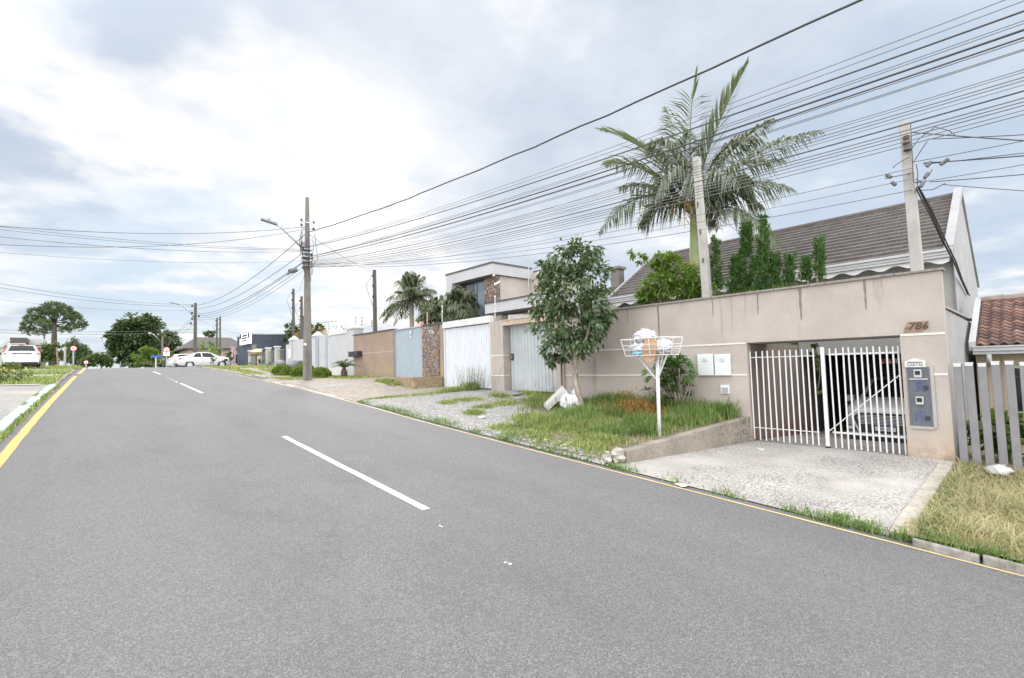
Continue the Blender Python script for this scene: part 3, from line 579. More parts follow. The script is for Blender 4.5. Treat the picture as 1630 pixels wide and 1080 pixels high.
for px, w_, a, b in [(1047, .035, 2.72, 3.6), (1134, .012, 3.15, 3.6), (1206, .016, 3.1, 3.6), (1274, .034, 2.9, 3.6), (1378, .026, 3.0, 3.6), (998, .012, 3.2, 3.6)]:
    y = ax(px, 480, WX).y; q = w_; n_ = 14; Lf, Rt = [], []
    for i in range(n_ + 1):
        t = i / n_; z = b - (b - a) * t; k = (1 - t)**.35 * (.75 + .5 * noise.noise(Vector((t * 5, px, 0)))) * q + .002; c_ = y + .012 * noise.noise(Vector((t * 3, px, 9))); Lf.append((WX - .004, c_ - k, z)); Rt.append((WX - .004, c_ + k, z))
    m.add(Lf + Rt, [(i, i + 1, n_ + 2 + i, n_ + 1 + i) for i in range(n_)])
m.build('water_stain', P_('soot_stain', (.16, .15, .145), .95, .3, 20), bw)
def wr(px0, py0, px1, py1, X=WX):
    a = ax(px0, (py0 + py1) / 2, X); b = ax(px1, (py0 + py1) / 2, X); c = ax((px0 + px1) / 2, py0, X); d = ax((px0 + px1) / 2, py1, X)
    return min(a.y, b.y), max(a.y, b.y), min(c.z, d.z), max(c.z, d.z)
# number plate 786
y0, y1, z0, z1 = wr(1441, 512, 1478, 528); npz = (z0 + z1) / 2
m = MB(); m.prism([(WX - .022, y1 + .03, z0), (WX - .022, y0 + .09, z0), (WX - .022, y0 - .01, z1), (WX - .022, y1 - .04, z1)], (.02, 0, 0))
npl = m.build('number_plate', M['bronze'], bw, bevel=.004)
m = MB(); text_mb(m, '786', .19, lambda x, y, d: (WX - .023 - d, (y0 + y1) / 2 - .03 - x - y * .25, npz + y), .012, 1.05); text_mb(m, 'N\u00ba', .05, lambda x, y, d: (WX - .023 - d, y1 - .025 - x, npz - .03 + y), .006)
m.build('digits', M['bronze_dark'], npl)
# white meter boxes
for a in ((1112, 564, 1137, 598), (1139, 564, 1164, 598)):
    y0, y1, z0, z1 = wr(*a); m = MB(); m.box(WX - .06, y0, z0, WX - .001, y1, z1); b_ = m.build('meter_box', M['box_white'], bw, bevel=.008)
    m = MB(); m.box(WX - .085, (y0 + y1) / 2 - .06, z1 - .17, WX - .061, (y0 + y1) / 2 + .06, z1 - .07); l_ = m.build('latch_cover', M['white'], b_, bevel=.006)
    m = MB(); m.box(WX - .089, (y0 + y1) / 2 - .008, z1 - .13, WX - .0855, (y0 + y1) / 2 + .008, z1 - .115); l_.data.materials.append(M['ink']); m.build('keyhole', M['ink'], b_)
y0, y1, z0, z1 = wr(1148, 613, 1162, 627); m = MB(); m.box(WX - .04, y0, z0, WX - .001, y1, z1); b_ = m.build('intercom', M['box_white'], bw, bevel=.006)
m = MB(); m.box(WX - .05, y0 + .03, z0 + .02, WX - .0405, y1 - .03, z1 - .06); m.build('panel', M['metal'], b_)
# electricity meter cabinet
y0, y1, z0, z1 = wr(1449, 585, 1480, 676); zm = (z0 + z1) / 2 + .02
m = MB(); f = .03
m.box(WX - .018, y0 - f, z0 - f, WX - .002, y0, z1); m.box(WX - .018, y1, z0 - f, WX - .002, y1 + f, z1); m.box(WX - .03, y0, z0 - f, WX - .002, y1, z0); m.box(WX - .012, y0, zm - .008, WX - .003, y1, zm + .008)
m.box(WX - .004, y0, z0, WX - .0015, y1, zm - .008); m.box(WX - .004, y0, zm + .008, WX - .0015, y1, z1); 
cab = m.build('meter_cabinet', M['box_grey'], bw)
m = MB(); m.box(WX - .026, y0 - f - .05, z0 - f - .02, WX - .0195, y0 - f, z1 + .02); m.box(WX - .026, y0 - f, z0 - f - .05, WX - .0315, y1 + f, z0 - f); m.build('rendered_surround', M['parge'], bw)
yc = (y0 + y1) / 2
for (zz, hh) in ((z1 - .17, .15), (zm - .16, .15)):
    m = MB(); m.box(WX - .075, yc - .055, zz - .02, WX - .0045, yc + .06, zz + hh - .02); me_ = m.build('meter', M['meter_grey'], cab, bevel=.008)
    m = MB(); m.box(WX - .079, yc - .035, zz + .03, WX - .0755, yc + .04, zz + hh - .045); m.build('meter_dial', M['glass'], cab)
m = MB(); m.box(WX - .03, y0 + .005, z1 - .235, WX - .0045, y1 - .005, z1 - .205); m.build('cover_strip', M['metal'], cab)
m = MB()
for k in range(7):
    zb = zm + .06 if k < 4 else z0 + .06; q = yc + rnd.uniform(-.08, .06)
    m.tube([(WX - .015, q, zb + .20), (WX - .03, q + rnd.uniform(-.05, .05), zb + .12), (WX - .02, q + rnd.uniform(-.05, .05), zb + .05), (WX - .012, q + rnd.uniform(-.08, .08), zb)], .005, 5)
m.build('wiring', M['blue_plain'], cab)
for zb in (zm + .10, z0 + .09): m = MB(); m.box(WX - .04, y0 + .02, zb, WX - .0045, y0 + .075, zb + .07); m.build('breaker', M['black_plastic'], cab, bevel=.004)
y0, y1, z0, z1 = wr(1442, 572, 1472, 585); z1 = z0 + .11
m = MB(); m.prism([(WX - .05, y1 + .015, z0), (WX - .05, y1 + .015, z1), (WX - .05, (y0 + y1) / 2, z1 + .065), (WX - .05, y0 - .015, z1), (WX - .05, y0 - .015, z0)], (.049, 0, 0)); lb = m.build('letter_box', M['white'], bw, bevel=.006)
m = MB(); m.box(WX - .054, y0 + .03, z0 + .088, WX - .0505, y1 - .03, z0 + .104); m.build('slot', M['ink'], lb)
m = MB(); text_mb(m, 'CARTAS', .068, lambda x, y, d: (WX - .0505 - d, (y0 + y1) / 2 - x, z0 + .045 + y), .004, .95); m.build('lettering', M['box_grey'], lb)

# ------------------------------------------------------------------ barred gate leaves
GX = WX + .09
def gate_leaf(label, ys_, rails, zb, post=None, brace=None):
    g_ = thing('gate_leaf', label, 'gate', (GX, sum(ys_) / len(ys_), zb), 'white barred gate leaves')
    for i, y in enumerate(ys_):
        m = MB(); j = rnd.uniform(-.012, .012); m.tube([(GX, y, zb + rnd.uniform(-.01, .02)), (GX, y + j, 2.27 + rnd.uniform(-.012, .012))], .016, 8); m.build('bar', M['steel_white'], g_, smooth=False)
    for z in rails: t_ = .018 if post else .009; m = MB(); m.box(GX + .018, min(ys_) - .02, z - t_, GX + .018 + t_ * 1.6, max(ys_) + .05, z + t_); m.build('rail', M['steel_white'], g_)
    if post: m = MB(); m.box(GX - .03, post - .035, zb + .02, GX + .035, post + .035, 2.30); p_ = m.build('post', M['steel_white'], g_, bevel=.006); m = MB(); m.lathe([(.03, 0), (.05, .01), (.05, .05), (.03, .06)], (GX, post, zb - .035), 12, 'z'); m.build('wheel', M['rubber'], g_)
    if brace: m = MB(); m.bar(*brace, .028, .018); m.build('brace', M['steel_white'], g_)
    return g_
yl = [ax(1194 + i * 9.15, 560, GX).y for i in range(12)]; yr_ = [ax(1321 + i * 9.95, 555, GX).y for i in range(12)]
gate_leaf('left fixed leaf of white round bars in front of the brown side wall', yl, (2.12, .48), .20)
pY = ax(1309, 560, GX).y
gate_leaf('right white barred gate leaf with a diagonal brace before the silver car', yr_, (2.14, .50), .18, pY, ((GX + .035, pY - .03, .52), (GX + .035, yr_[-1], 1.72)))

# ------------------------------------------------------------------ garden planter, side walls, garage
m = MB(); m.box(WX + T + .9, 1.4, 2.47, WX + T + 1.05, 9.1, 3.45); m.box(WX + T, 1.4, 2.45, WX + T + .9, 9.1, 2.6); m.box(WX + T, 1.4, 2.6, WX + T + .9, 9.1, 3.35)
tag(m.build('planter_trough', M['parge']), 'raised concrete planter trough behind the beige wall holding the junipers', 'planter')
m = MB(); m.box(WX + T, 4.63, -.3, 17.0, 4.83, 2.45); tag(m.build('garage_side_wall', M['brickparge']), 'rough brown rendered wall inside the gate left of the silver car', 'wall')
m = MB(); m.box(13.1, 4.83, 0, 16.4, 12, 2.9); structure(m.build('garden_terrace', M['soil']))
m = MB(); m.prism([(WX + T, 1.13, -.2), (17.6, 1.13, -.2), (17.6, 1.13, 2.85), (WX + T, 1.13, 2.92)], (0, .13, 0)); m.box(WX + T, 1.10, 2.93, 17.6, 1.28, 2.97)
tag(m.build('side_wall', M['sidewall']), 'streaked grey side wall running back from the beige wall corner', 'wall')

gh = thing('gabled_house', 'house with long dark tiled gable roof and white gable wall behind the beige wall', 'house', (20, 6, 0))
EX, EZ, RX, RZ, GY0, GY1 = 16.5, 4.72, 20.2, 7.0, 1.35, 11.95
m = MB(); m.box(17, GY0 + .02, 2.2, 17.2, GY1, 4.66); m.box(17, 4.84, -.3, 17.2, GY1, 2.2); m.box(17, GY0 + .02, -.3, 17.2, 1.6, 2.2)
m.box(15.3, 1.45, 2.14, 16.99, 4.62, 2.72); m.box(17.2, GY1 - .2, 0, 23.5, GY1, 4.6); m.box(23.5, GY0 + .02, 0, 23.7, GY1, 4.6); m.build('wall', M['parge'], gh)
m = MB(); m.prism([(17.0, GY0, -.2), (23.7, GY0, -.2), (23.9, GY0, 4.45), (RX, GY0, RZ + .1), (16.85, GY0, 4.66)], (0, .019, 0)); m.build('gable_wall', M['gable'], gh)
m = MB()
for a, b in (((16.45, EZ + .04), (RX, RZ + .14)), ((RX, RZ + .14), (24.0, 4.55))):
    m.hexa([(a[0], GY0 - .05, a[1] - .12), (b[0], GY0 - .05, b[1] - .12), (b[0], GY0 + .14, b[1] - .12), (a[0], GY0 + .14, a[1] - .12), (a[0], GY0 - .05, a[1] + .10), (b[0], GY0 - .05, b[1] + .10), (b[0], GY0 + .14, b[1] + .10), (a[0], GY0 + .14, a[1] + .10)])
m.build('verge_parapet', M['gable'], gh)
m = MB(); a, b = (16.45, EZ), (RX, RZ + .02)
m.hexa([(a[0], GY1, a[1] - .1), (b[0], GY1, b[1] - .1), (b[0], GY1 + .12, b[1] - .1), (a[0], GY1 + .12, a[1] - .1), (a[0], GY1, a[1] + .13), (b[0], GY1, b[1] + .13), (b[0], GY1 + .12, b[1] + .13), (a[0], GY1 + .12, a[1] + .13)]); m.build('verge_flashing', M['metal'], gh)
# courses of flat tiles
m = MB(); nC = 15; nT = 36
for c in range(nC):
    t0, t1 = c / nC, (c + 1.12) / nC
    for k in range(-1, nT):
        ya = GY0 + .14 + (GY1 - GY0 - .14) * (k + (.5 if c % 2 else 0)) / nT; yb = min(GY1, ya + (GY1 - GY0 - .14) / nT - .006); ya = max(GY0 + .14, ya)
        if yb <= ya: continue
        if ya >= GY1: continue
        def pt(t, y, up): return (EX + (RX - EX) * min(1, t), y, EZ + (RZ - EZ) * min(1, t) + up)
        j = rnd.uniform(-.004, .006); m.hexa([pt(t0, ya, .0), pt(t1, ya, -.015), pt(t1, yb, -.015), pt(t0, yb, .0), pt(t0, ya, .095 + j), pt(t1, ya, .02), pt(t1, yb, .02), pt(t0, yb, .095 + j)])
m.build('roof', M['roof_dark'], gh)
m = MB(); m.add([(RX, GY0 + .14, RZ - .02), (24, GY0 + .14, 4.45), (24, GY1, 4.45), (RX, GY1, RZ - .02)], [(0, 1, 2, 3)]); m.build('rear_roof', M['roof_dark'], gh)
m = MB(); m.tube([(RX, GY0 + .15, RZ + .03), (RX, GY1 + .1, RZ + .03)], .09, 8); m.build('ridge_cap', M['roof_dark'], gh)
m = MB()
for (x0, z0, x1, z1) in ((16.36, EZ - .17, 16.52, EZ - .10), (16.34, EZ - .10, 16.52, EZ - .02), (16.30, EZ - .02, 16.50, EZ + .05)): m.box(x0, GY0 - .03, z0, x1, GY1 + .12, z1)
m.build('gutter', M['white_wall'], gh, bevel=.01)
m = MB(); n = 150; top = EZ - .172
vs = []
for i in range(n + 1):
    y = GY0 + .05 + (GY1 - GY0) * i / n; vs += [(16.44, y, top), (16.44, y, top - .10 - .055 * math.sin(i / n * 2 * math.pi * 17))]
m.add(vs, [(2 * i, 2 * i + 1, 2 * i + 3, 2 * i + 2) for i in range(n)]); va = m.build('valance', M['white'], gh); s_ = va.modifiers.new('thickness', 'SOLIDIFY'); s_.thickness = .012
m = MB(); m.box(16.45, GY0, EZ - .19, 17.0, GY1, EZ - .172); m.build('soffit', M['parge'], gh)
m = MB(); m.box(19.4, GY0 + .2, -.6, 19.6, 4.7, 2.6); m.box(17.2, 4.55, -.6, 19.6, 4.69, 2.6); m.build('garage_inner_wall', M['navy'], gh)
m = MB(); m.box(16.6, 1.7, 1.86, 16.63, 3.0, 1.99); sb = m.build('striped_board', M['sign_white']); m = MB()
for k in range(7): m.prism([(16.59, 1.75 + k * .18, 1.86), (16.59, 1.84 + k * .18, 1.86), (16.59, 1.9 + k * .18, 1.99), (16.59, 1.81 + k * .18, 1.99)], (.009, 0, 0))
m.build('red_stripes', M['red_plain'], sb); tag(sb, 'red and white striped board hanging in the dark garage above the silver car', 'board')
nh = thing('rear_house', 'dark roofed house with a concrete chimney just past the gable roof end', 'house', (20, 14, 0))
m = MB(); m.box(18.4, 12.8, 0, 23, 15.6, 5.3); m.build('wall', M['parge'], nh); m = MB(); m.box(18.2, 12.7, 5.3, 23.2, 15.8, 5.55); m.build('roof', M['slate'], nh)
m = MB(); m.box(18.8, 13.1, 5.55, 19.25, 13.55, 6.5); m.box(18.72, 13.02, 6.5, 19.33, 13.63, 6.62); m.build('chimney', M['pole'], nh)

# ------------------------------------------------------------------ red tiled house on the right with its picket fence
rh = thing('tiled_house', 'low tan house with weathered red clay tiles and white gutter at the right edge', 'house', (17, -3, 0))
m = MB(); m.box(15.6, -8, -.4, 15.8, -.17, 2.05); m.box(15.6, .55 - .6, -.4, 15.8, .98, 2.05); m.box(15.6, -.17, -.4, 15.8, -.05, 1.0); m.box(15.8, .8, -.4, 20, .98, 2.05)
for k in range(22): m.box(15.585, .97 - k * .42, -.3, 15.599, 1.0 - k * .42, 2.04) if not (-.35 < .97 - k * .42 < .45) else None
m.build('wall', M['plaster_tan'], rh)
y0, y1, z0, z1 = -1.0, wr(1616, 590, 1629, 650, 15.58)[1], .75, 1.72
m = MB(); m.box(15.56, y0 - .06, z0 - .06, 15.584, y1 + .06, z0); m.box(15.56, y0 - .06, z1, 15.584, y1 + .06, z1 + .06); m.box(15.56, y1, z0, 15.584, y1 + .06, z1); m.box(15.56, y0 - .06, z0, 15.584, y0, z1); wd = m.build('window', M['trim'], rh)
m = MB(); m.box(15.578, y0, z0, 15.584, y1, z1); m.build('pane', M['glass'], wd)
m = MB(); [m.tube([(15.567, y1 - .12 - k * .12, z0), (15.567, y1 - .12 - k * .12, z1)], .008, 6) for k in range(8)]; m.box(15.563, y0, z1 - .2, 15.571, y1, z1 - .18); m.build('window_bars', M['black_paint'], wd)
e0, e1 = Vector((14.95, 0, 2.22)), Vector((17.7, 0, 3.42)); m = MB(); nC = 15; pit = .19; nT = 46
for c in range(nC):
    for k in range(nT):
        yy = .93 - k * pit; q = []
        for (s, up) in ((c / nC, .055), ((c + 1.15) / nC, .012)):
            p = e0.lerp(e1, min(1, s))
            for a in range(6): q.append((p.x, yy - pit * a / 5 * .99, p.z + up + .026 * math.sin(a / 5 * 2 * math.pi) + .02))
        z_ = [(x, y, z - .03) for x, y, z in q[:6]]; m.add(q + z_, [(a, a + 1, a + 7, a + 6) for a in range(5)] + [(12 + a, 13 + a, a + 1, a) for a in range(5)])
m.build('roof', M['roof_red'], rh)
m = MB(); m.add([(14.95, -8, 2.2), (17.7, -8, 3.40), (17.7, .95, 3.40), (14.95, .95, 2.2), (20.4, -8, 2.2), (20.4, .95, 2.2)], [(0, 1, 2, 3), (1, 4, 5, 2)]); m.build('roof_deck', M['wood'], rh)
m = MB()
for k in range(20): y = .95 - k * .44; m.tube([(17.7, y, 3.46), (17.7, y - .43, 3.47)], [.10, .11], 8)
m.build('ridge_tiles', P_('ridge_tiles', (.22, .17, .15), .9, .35, 3), rh)
m = MB(); m.box(14.86, -8, 2.12, 15.0, 1.0, 2.20); m.box(14.84, -8, 2.20, 15.0, 1.0, 2.235); m.box(14.90, -8, 2.05, 15.0, 1.0, 2.12); m.build('gutter', M['white_wall'], rh, bevel=.006)
m = MB(); m.hexa([(14.95, .95, 2.14), (17.75, .95, 3.36), (17.75, 1.06, 3.36), (14.95, 1.06, 2.14), (14.95, .95, 2.34), (17.75, .95, 3.55), (17.75, 1.06, 3.55), (14.95, 1.06, 2.34)]); m.build('verge_board', M['white_wall'], rh)
m = MB(); m.tube([(14.93, .75, 2.06), (14.93, .75, 1.92), (15.0, .74, 1.86), (15.25, .70, 1.84), (15.55, .68, 1.80)], .045, 10); m.build('downpipe', M['white_wall'], rh, smooth=True)
m = MB(); m.box(15.0, -8, 2.03, 15.6, .98, 2.05); m.build('soffit', M['wood'], rh)
pf = thing('post_fence', 'fence of square grey concrete posts with pale tops before the tan house', 'fence', (WX, 0, 0))
for k in range(22):
    y = 1.0 - k * .163; zt = 1.92 + rnd.uniform(-.03, .02); m = MB(); j = rnd.uniform(-.012, .012)
    m.hexa([(WX - .05, y - .055, 0), (WX + .06, y - .055, 0), (WX + .06, y + .055, 0), (WX - .05, y + .055, 0), (WX - .05, y - .055 + j, zt), (WX + .06, y - .055 + j, zt), (WX + .06, y + .055 + j, zt), (WX - .05, y + .055 + j, zt)])
    ps = m.build('post', M['grey_paint'], pf, bevel=.008); m = MB(); m.box(WX - .052, y - .056 + j, zt, WX + .061, y + .056 + j, zt + .012); m.box(WX - .0525, y - .05 + j, zt - .05, WX - .0505, y + .05 + j, zt - .002); m.build('worn_top', M['white'], ps)

# ------------------------------------------------------------------ row of walls and gates uphill
def corr(m, x, y0, y1, z0, z1, pitch=.17, dep=.03):
    ys_ = []; y = y0
    while y < y1:
        for f, d in ((0, 0), (.42, 0), (.55, 1), (.87, 1)):
            q = y + f * pitch
            if q < y1: ys_.append((q, d))
        y += pitch
    ys_.append((y1, 0)); vs = []
    for (y, d) in ys_: vs += [(x - d * dep, y, z0), (x - d * dep, y, z1)]
    m.add(vs, [(2 * i, 2 * i + 1, 2 * i + 3, 2 * i + 2) for i in range(len(ys_) - 1)]); m.box(x + .005, y0, z0, x + .02, y1, z1)
g1 = thing('zinc_gate', 'weathered grey zinc sheet gate recessed between beige pillars behind the leafy tree', 'gate', (WX + .35, 12, 1.1))
m = MB(); corr(m, WX + .36, 10.8, 13.36, 1.14, 3.52, .17, .025); m.build('sheet', M['corr_old'], g1)
m = MB(); m.box(WX + .30, 13.16, 2.28, WX + .325, 13.30, 2.52); m.build('latch_plate', M['black_plastic'], g1, bevel=.005); m = MB(); m.box(WX + .285, 13.2, 2.33, WX + .2995, 13.26, 2.47); m.build('latch', M['metal'], g1)
gp = thing('gate_pillar', 'beige gate pillar with two cream stripes between the zinc gate and the white gate', 'pillar', (WX, 13.7, 1.1))
m = MB(); m.box(WX, 13.37, .9, WX + .5, 14.12, 3.78); m.build('shaft', M['stucco'], gp)
for z in (2.465, 1.715): m = MB(); m.box(WX - .012, 13.36, z - .018, WX - .001, 14.13, z + .018); m.box(WX, 13.355, z - .018, WX + .3, 13.3695, z + .018); m.build('stripe', M['trim'], gp)
m = MB(); m.box(WX - .02, 10.79, 3.56, WX + .32, 13.365, 3.73); [m.box(WX - .03, 10.8 + k * .52, 3.735, WX + .33, 11.3 + k * .52, 3.78) for k in range(5)]
tag(m.build('gate_lintel', P_('mottled_lintel', (.40, .32, .255), .9, .3, 5, .4, 30, dirt=(.16, .13, .11), dirt_amt=.7)), 'mottled beige lintel spanning over the zinc sheet gate', 'lintel')
g2 = thing('sliding_gate', 'wide bright white corrugated sliding gate with a plain white top board', 'gate', (WX, 15.7, 1.2))
m = MB(); corr(m, WX + .10, 14.2, 17.26, 1.26, 3.72, .163, .035); m.build('sheet', M['corr_white'], g2)
m = MB(); m.box(WX + .03, 14.13, 1.22, WX + .12, 14.2, 3.75); m.box(WX + .03, 17.26, 1.22, WX + .12, 17.32, 3.75); m.box(WX + .03, 14.2, 1.22, WX + .12, 17.26, 1.27); m.build('frame', M['steel_white'], g2)
m = MB(); m.box(WX - .02, 14.1, 3.75, WX + .2, 17.34, 4.02); m.build('top_board', M['white'], g2, bevel=.01)
sp = thing('stone_pillar', 'rough brown stone clad wall panel with white number and low planter at its foot', 'pillar', (WX, 18.2, 1.2))
m = MB(); m.box(WX + .02, 17.34, 1.0, WX + .4, 19.0, 3.97); m.build('wall', M['stucco2'], sp); m = MB(); m.box(WX - .03, 17.62, 1.7, WX + .019, 18.98, 3.95); m.build('stone_facing', M['stone'], sp)
m = MB(); m.box(WX - .05, 17.3, 3.975, WX + .45, 19.03, 4.03); m.build('coping', M['slate'], sp)
m = MB(); m.box(10.2, 17.36, .9, 10.34, 18.9, 1.70); m.box(10.34, 17.36, .9, WX - .03, 17.5, 1.70); m.box(10.34, 17.5, .9, WX - .03, 18.9, 1.58); m.build('planter', M['stucco2'], sp, bevel=.01)
y0, y1, z0, z1 = wr(683, 526, 692, 532); m = MB(); text_mb(m, '776', .24, lambda x, y, d: (WX - .032 - d, (y0 + y1) / 2 - x, (z0 + z1) / 2 + y), .02, 1.1); m.build('number', M['white'], sp)
g3 = thing('blue_gate', 'blue grey corrugated gate between the stone clad panel and the brown wall', 'gate', (WX, 20.4, 1.6))
m = MB(); corr(m, WX + .12, 19.05, 21.68, 1.64, 3.98, .19, .03); m.build('sheet', M['corr_blue'], g3); m = MB(); m.box(WX + .05, 19.01, 1.6, WX + .16, 19.05, 4.0); m.box(WX + .05, 21.68, 1.6, WX + .16, 21.72, 4.0); m.box(WX + .05, 19.05, 3.98, WX + .16, 21.68, 4.03); m.build('frame', M['corr_blue'], g3)
y = ax(652, 530, WX).y; m = MB(); m.box(WX + .04, y - .07, 3.70, WX + .085, y + .07, 3.86); m.box(WX + .04, y - .05, 3.5, WX + .085, y + .05, 3.62); m.build('lamp', M['white'], g3)
bwl = thing('brown_wall', 'plain brown stucco wall with dark coping and pale joint left of the blue gate', 'wall', (WX, 24, 1.6))
m = MB(); m.box(WX, 21.74, 1.3, WX + .22, 26.42, 4.02); m.build('wall', M['stucco2'], bwl); m = MB(); m.box(WX - .05, 21.72, 4.02, WX + .27, 26.44, 4.08); m.build('coping', M['slate'], bwl)
m = MB(); m.box(WX - .008, 21.76, 2.93, WX - .001, 26.4, 2.97); m.build('joint', P_('pale_joint', (.38, .31, .25), .9), bwl)
a = ax(553, 572, 11.3); b = ax(577, 572, 11.3); m = MB(); m.box(11.38, 25.3, 2.80, WX - .01, 26.45, 3.10); tag(m.build('letter_basket', M['black_paint'], bevel=.01), 'black metal letter box projecting from the brown wall above the small palm', 'letter box')
m = MB()
m.box(WX + .02, 26.46, 1.3, WX + .6, 27.3, 4.42); m.box(WX - .03, 26.44, 4.42, WX + .65, 27.32, 4.50); m.add([(WX - .03, 26.44, 4.5), (WX + .65, 26.44, 4.5), (WX + .65, 27.32, 4.5), (WX - .03, 27.32, 4.5), (WX + .3, 26.88, 4.75)], [(0, 1, 4), (1, 2, 4), (2, 3, 4), (3, 0, 4)])
tag(m.build('white_pillar', M['white_wall']), 'white gate pillar with pointed cap where the brown wall meets the white wall', 'pillar')
ww = thing('white_fence', 'long white boarded wall with gate, door and pointed pillars behind the round bushes', 'wall', (WX, 33, 1.8))
def ribbed(m, y0, y1, z0, z1, p=.24):
    m.box(WX + .05, y0, z0, WX + .12, y1, z1); y = y0 + p
    while y < y1 - .03: m.box(WX + .043, y - .012, z0 + .05, WX + .0495, y + .012, z1 - .05); y += p
m = MB(); ribbed(m, 27.4, 30.2, 2.25, 4.25); g_ = m.build('gate_panel', M['white_wall'], ww); m = MB(); m.box(WX, 27.33, 1.6, WX + .12, 27.4, 4.4); m.box(WX, 30.2, 1.6, WX + .12, 30.3, 4.4); m.box(WX, 27.4, 4.25, WX + .12, 30.2, 4.4); m.box(WX + .02, 27.4, 1.62, WX + .1, 30.2, 2.24); m.build('gate_frame', M['white'], g_)
m = MB(); m.box(WX - .03, 30.35, 1.6, WX + .2, 30.6, 4.42); m.box(WX - .03, 31.95, 1.7, WX + .2, 32.2, 4.38); m.build('door_post', M['corr_blue'], ww)
m = MB(); ribbed(m, 30.62, 31.93, 2.0, 4.3, .2); d_ = m.build('door', M['white_wall'], ww); m = MB(); m.box(WX + .01, 30.75, 2.9, WX + .049, 30.8, 3.1); m.build('handle', M['metal'], d_)
for ya in (32.3, 37.1):
    m = MB(); m.box(WX - .04, ya, 1.8, WX + .5, ya + .6, 4.35); m.box(WX - .1, ya - .05, 4.35, WX + .56, ya + .65, 4.42); m.add([(WX - .1, ya - .05, 4.42), (WX + .56, ya - .05, 4.42), (WX + .56, ya + .65, 4.42), (WX - .1, ya + .65, 4.42), (WX + .23, ya + .3, 4.75)], [(0, 1, 4), (1, 2, 4), (2, 3, 4), (3, 0, 4)]); m.build('pillar', M['white_wall'], ww)
m = MB(); ribbed(m, 32.92, 37.08, 2.0, 4.32, .2); m.box(WX + .05, 37.75, 2.2, WX + .2, 38.7, 4.1); m.build('wall', M['white_wall'], ww)
m = MB(); m.box(WX - .12, 37.3, 3.05, WX - .05, 37.6, 3.65); m.build('notice_panel', M['sign_white'], ww); m = MB(); m.box(WX - .3, 35.0, 2.72, WX + .04, 37.0, 2.82); m.build('ledge', M['metal'], ww)
bf = thing('railing_fence', 'fence of pale concrete pillars with white caps and grey bars before the dark shop', 'fence', (WX, 44, 2.5))
pys = [ax(px, 570, WX).y for px in (441.5, 427, 413, 399)]
for y in pys:
    m = MB(); m.box(WX - .16, y - .16, 2.2, WX + .16, y + .16, 4.0); p_ = m.build('pillar', M['plaster_green'], bf); m = MB(); m.box(WX - .22, y - .22, 4.0, WX + .22, y + .22, 4.10); m.build('cap', M['white'], p_)
for a, b in zip([38.75] + pys, pys):
    m = MB(); m.box(WX - .03, a + .2, 2.35, WX + .03, b - .2, 2.75); m.box(WX - .02, a + .2, 3.72, WX + .02, b - .2, 3.78); n = int((b - a) / .22); [m.box(WX - .012, a + .3 + k * .22, 2.75, WX + .012, a + .325 + k * .22, 3.72) for k in range(n - 1)]; m.build('bars', M['grey_paint'], bf)
ds = thing('dark_shop', 'dark navy clad shop with a white roadside sign high on its corner', 'shop', (14, 51, 2.6))
m = MB(); m.box(11.75, 48.4, 2.3, 20, 54, 5.55); m.build('wall', M['navy'], ds); m = MB(); m.box(11.7, 48.34, 5.55, 20, 54.1, 5.65); m.build('roof_edge', M['metal'], ds)
m = MB(); m.box(11.73, 48.34, 2.4, 12.1, 48.395, 4.6); m.build('corner_post', M['grey_paint'], ds)
m = MB(); m.box(11.5, 48.3, 4.68, 11.7, 51.9, 5.75); sg = m.build('sign_board', M['sign_white'], ds)
m = MB()
for (a, b, z0, z1) in [(49.2, 50.8, 5.45, 5.58), (49.2, 51.0, 5.22, 5.34), (49.3, 51.2, 5.02, 5.10), (48.35, 48.8, 5.25, 5.7), (51.3, 51.8, 5.3, 5.72)]: m.box(11.485, a, z0, 11.4995, b, z1)
m.build('sign_print', M['ink'], sg)
# modern house
mh = thing('modern_house', 'modern two storey house with flat grey fascia and stone panel beside a tall window', 'house', (15, 18, 1.2))
HX = 14.0
m = MB(); m.box(HX + .55, 16.75, 1, 20, 20.3, 6.28); m.box(16.5, 15.6, 1, 20, 16.75, 6.6); m.box(13.9, 12.0, 1, 16.5, 16.7, 4.3); m.build('wall', M['stucco_house'], mh)
m = MB(); m.box(HX, 16.62, 6.30, 16.5, 20.35, 6.80); m.box(HX, 19.85, 3.0, HX + .6, 20.35, 6.30); m.build('fascia', M['white_wall'], mh)
m = MB(); m.box(HX - .04, 16.58, 6.80, 16.55, 20.39, 6.87); m.box(16.56, 15.55, 6.62, 20, 16.57, 6.69); m.box(12.95, 11.95, 4.76, 16.5, 16.05, 4.81); m.build('roof_edge', M['slate'], mh)
m = MB(); m.box(HX + .30, 16.75, 3.0, HX + .549, 17.6, 6.29); m.build('stone_panel', M['stone'], mh)
m = MB(); m.box(HX + .5, 17.6, 3.4, HX + .545, 19.84, 6.29); wn_ = m.build('window', M['black_paint'], mh)
for a, b, mt in ((17.66, 18.35, 'glass_sky'), (18.42, 18.6, 'glass_sky'), (18.66, 19.78, 'glass')): m = MB(); m.box(HX + .47, a, 3.45, HX + .499, b, 6.22); m.build('pane', M[mt], wn_)
m = MB(); m.box(13.0, 12.0, 4.33, 13.9, 16.0, 4.76); m.box(13.9, 11.98, 4.331, 16.5, 16.02, 4.759); m.build('canopy', M['white_wall'], mh)
m = MB(); m.box(12.2, 10.9, 3.82, 13.9, 13.4, 3.9); m.hexa([(12.1, 13.4, 3.80), (13.9, 13.4, 3.95), (13.9, 13.5, 3.95), (12.1, 13.5, 3.80), (12.1, 13.4, 4.0), (13.9, 13.4, 4.15), (13.9, 13.5, 4.15), (12.1, 13.5, 4.0)]); m.build('carport_roof', M['white_wall'], mh)
